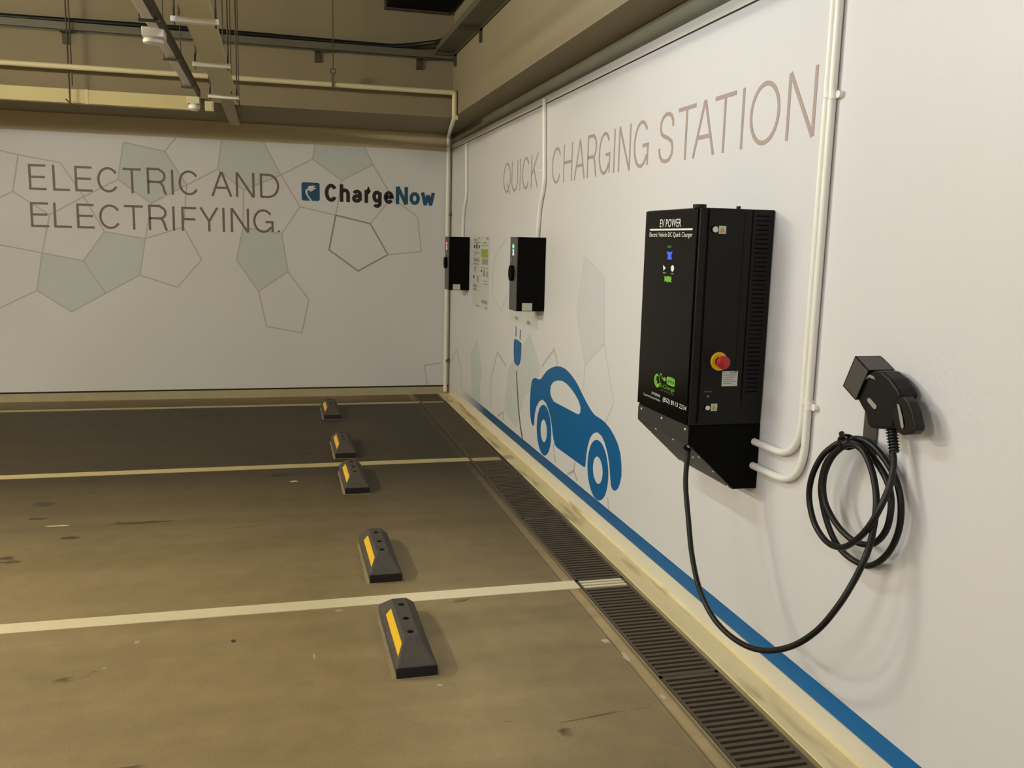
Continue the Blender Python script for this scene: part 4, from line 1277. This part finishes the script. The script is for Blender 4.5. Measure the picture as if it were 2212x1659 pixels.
# cable tray along the far beam and right beam
t = thing('cable_tray', 'grey steel cable tray following the far beam and turning along the right beam', 'cable tray', (-2.0, -1.3, 3.1))
finish('tray_section', G().box(LX + 0.02, -0.25, -1.36, -1.262, 3.150, 3.154).box(LX + 0.02, -0.25, -1.362, -1.36, 3.118, 3.172).box(LX + 0.02, -0.25, -1.262, -1.26, 3.118, 3.19), M_GALV, t)
finish('tray_section', G().box(-0.41, -0.25, BY + 0.02, -1.362, 3.165, 3.169).box(-0.412, -0.41, BY + 0.02, -1.362, 3.165, 3.215).box(-0.25, -0.246, BY + 0.02, -1.362, 3.155, 3.215), M_GALV, t)
for px in (140, 686, 907):
    x = PY(px, 110, -1.3).x
    finish('tray_bracket', G().box(x - 0.022, x + 0.022, -1.37, -1.241, 3.105, 3.115).box(x - 0.022, x + 0.022, -1.262, -1.241, 3.03, 3.115), M_ROD, t)
for (px, py) in ((985, 118), (1040, 68)):
    y = PX(px, py, -0.24).y
    finish('tray_bracket', G().box(-0.42, -0.236, y - 0.016, y + 0.016, 3.14, 3.155).box(-0.256, -0.236, y - 0.016, y + 0.016, 3.06, 3.155), M_ROD, t)
cp = [Vector((LX + 0.05, -1.31, 3.185))] + [Vector((x, -1.335 + 0.006 * math.sin(x * 3), 3.192 + 0.005 * math.sin(x * 2.1))) for x in [-6, -5, -4, -3.5, -3, -2.5, -2, -1.6, -1.3, -1.0]] + [Vector((-0.75, -1.34, 3.19)), Vector((-0.5, -1.42, 3.215)), Vector((-0.38, -1.62, 3.22)), Vector((-0.33, -2.5, 3.20)), Vector((-0.33, -6, 3.2))]
tag(finish('power_cable', G().tube(catmull(cp, 4), 0.020, 10), M_CABLE, smooth=True), 'thick black cable lying in the grey cable tray', 'cable')
# black duct
t = thing('ventilation_duct', 'black duct under the ceiling at the top edge of the picture', 'duct', (-0.57, -1.8, 3.5))
finish('duct_body', G().box(-0.82, -0.30, -2.6, -1.27, 3.505, CZ), M_MATT, t, bevel=0.004)
finish('duct_flange', G().box(-0.835, -0.285, -1.30, -1.262, 3.49, CZ), M_ROD, t)


# ------------------------------------------------------------------ lit fittings (near batten above the view, plus added unseen fill battens)
def batten(lab, x, y0, y1, z, mt):
    t = thing('ceiling_light', lab, 'ceiling light', (x, (y0 + y1) / 2, z), 'fluorescent battens')
    finish('batten_body', G().box(x - 0.03, x + 0.03, y0, y1, z + 0.05, z + 0.09), M_TRUNKW, t)
    finish('lit_tube', G().tube([(x, y0 + 0.03, z), (x, y1 - 0.03, z)], 0.013, 10), mt, t, smooth=True)
    for yy in (y0 + 0.02, y1 - 0.02):
        finish('lamp_holder', G().box(x - 0.015, x + 0.015, yy - 0.012, yy + 0.012, z - 0.015, z + 0.05), M_TRUNKW, t)
    finish('hanger_rod', G().tube([(x, (y0 + y1) / 2, z + 0.09), (x, (y0 + y1) / 2, CZ)], 0.005, 8), M_ROD, t)
batten('lit fluorescent batten above the view, left of the big charger', -2.05, -6.35, -5.15, 2.80, M_TUBEK)
batten('added warm fill batten behind the camera, left of the bays', -4.6, -9.4, -8.2, 2.75, M_FILLF)  # unseen fill for the near floor and back wall
batten('added fill batten behind the camera, nearest the right wall', -2.4, -11.2, -10.0, 2.75, M_FILLB)  # unseen fill for the lower right wall and back wall
batten('added warm fill batten farthest left in the car park', -8.0, -6.6, -5.4, 2.80, M_FILLF)  # unseen warm fill from the left
batten('added warm fill batten left of the far bays, out of view', -4.9, -4.6, -3.4, 2.75, M_FILLM)  # added out of view to brighten the back wall
batten('added warm fill batten beside the left wall, farther bays', -8.6, -4.2, -3.0, 2.80, M_FILLM)  # extra fill, added to spread the light
batten('added warm fill batten beside the left wall, behind the camera', -7.6, -10.6, -9.4, 2.80, M_FILLF)  # extra fill, added to soften the shadows
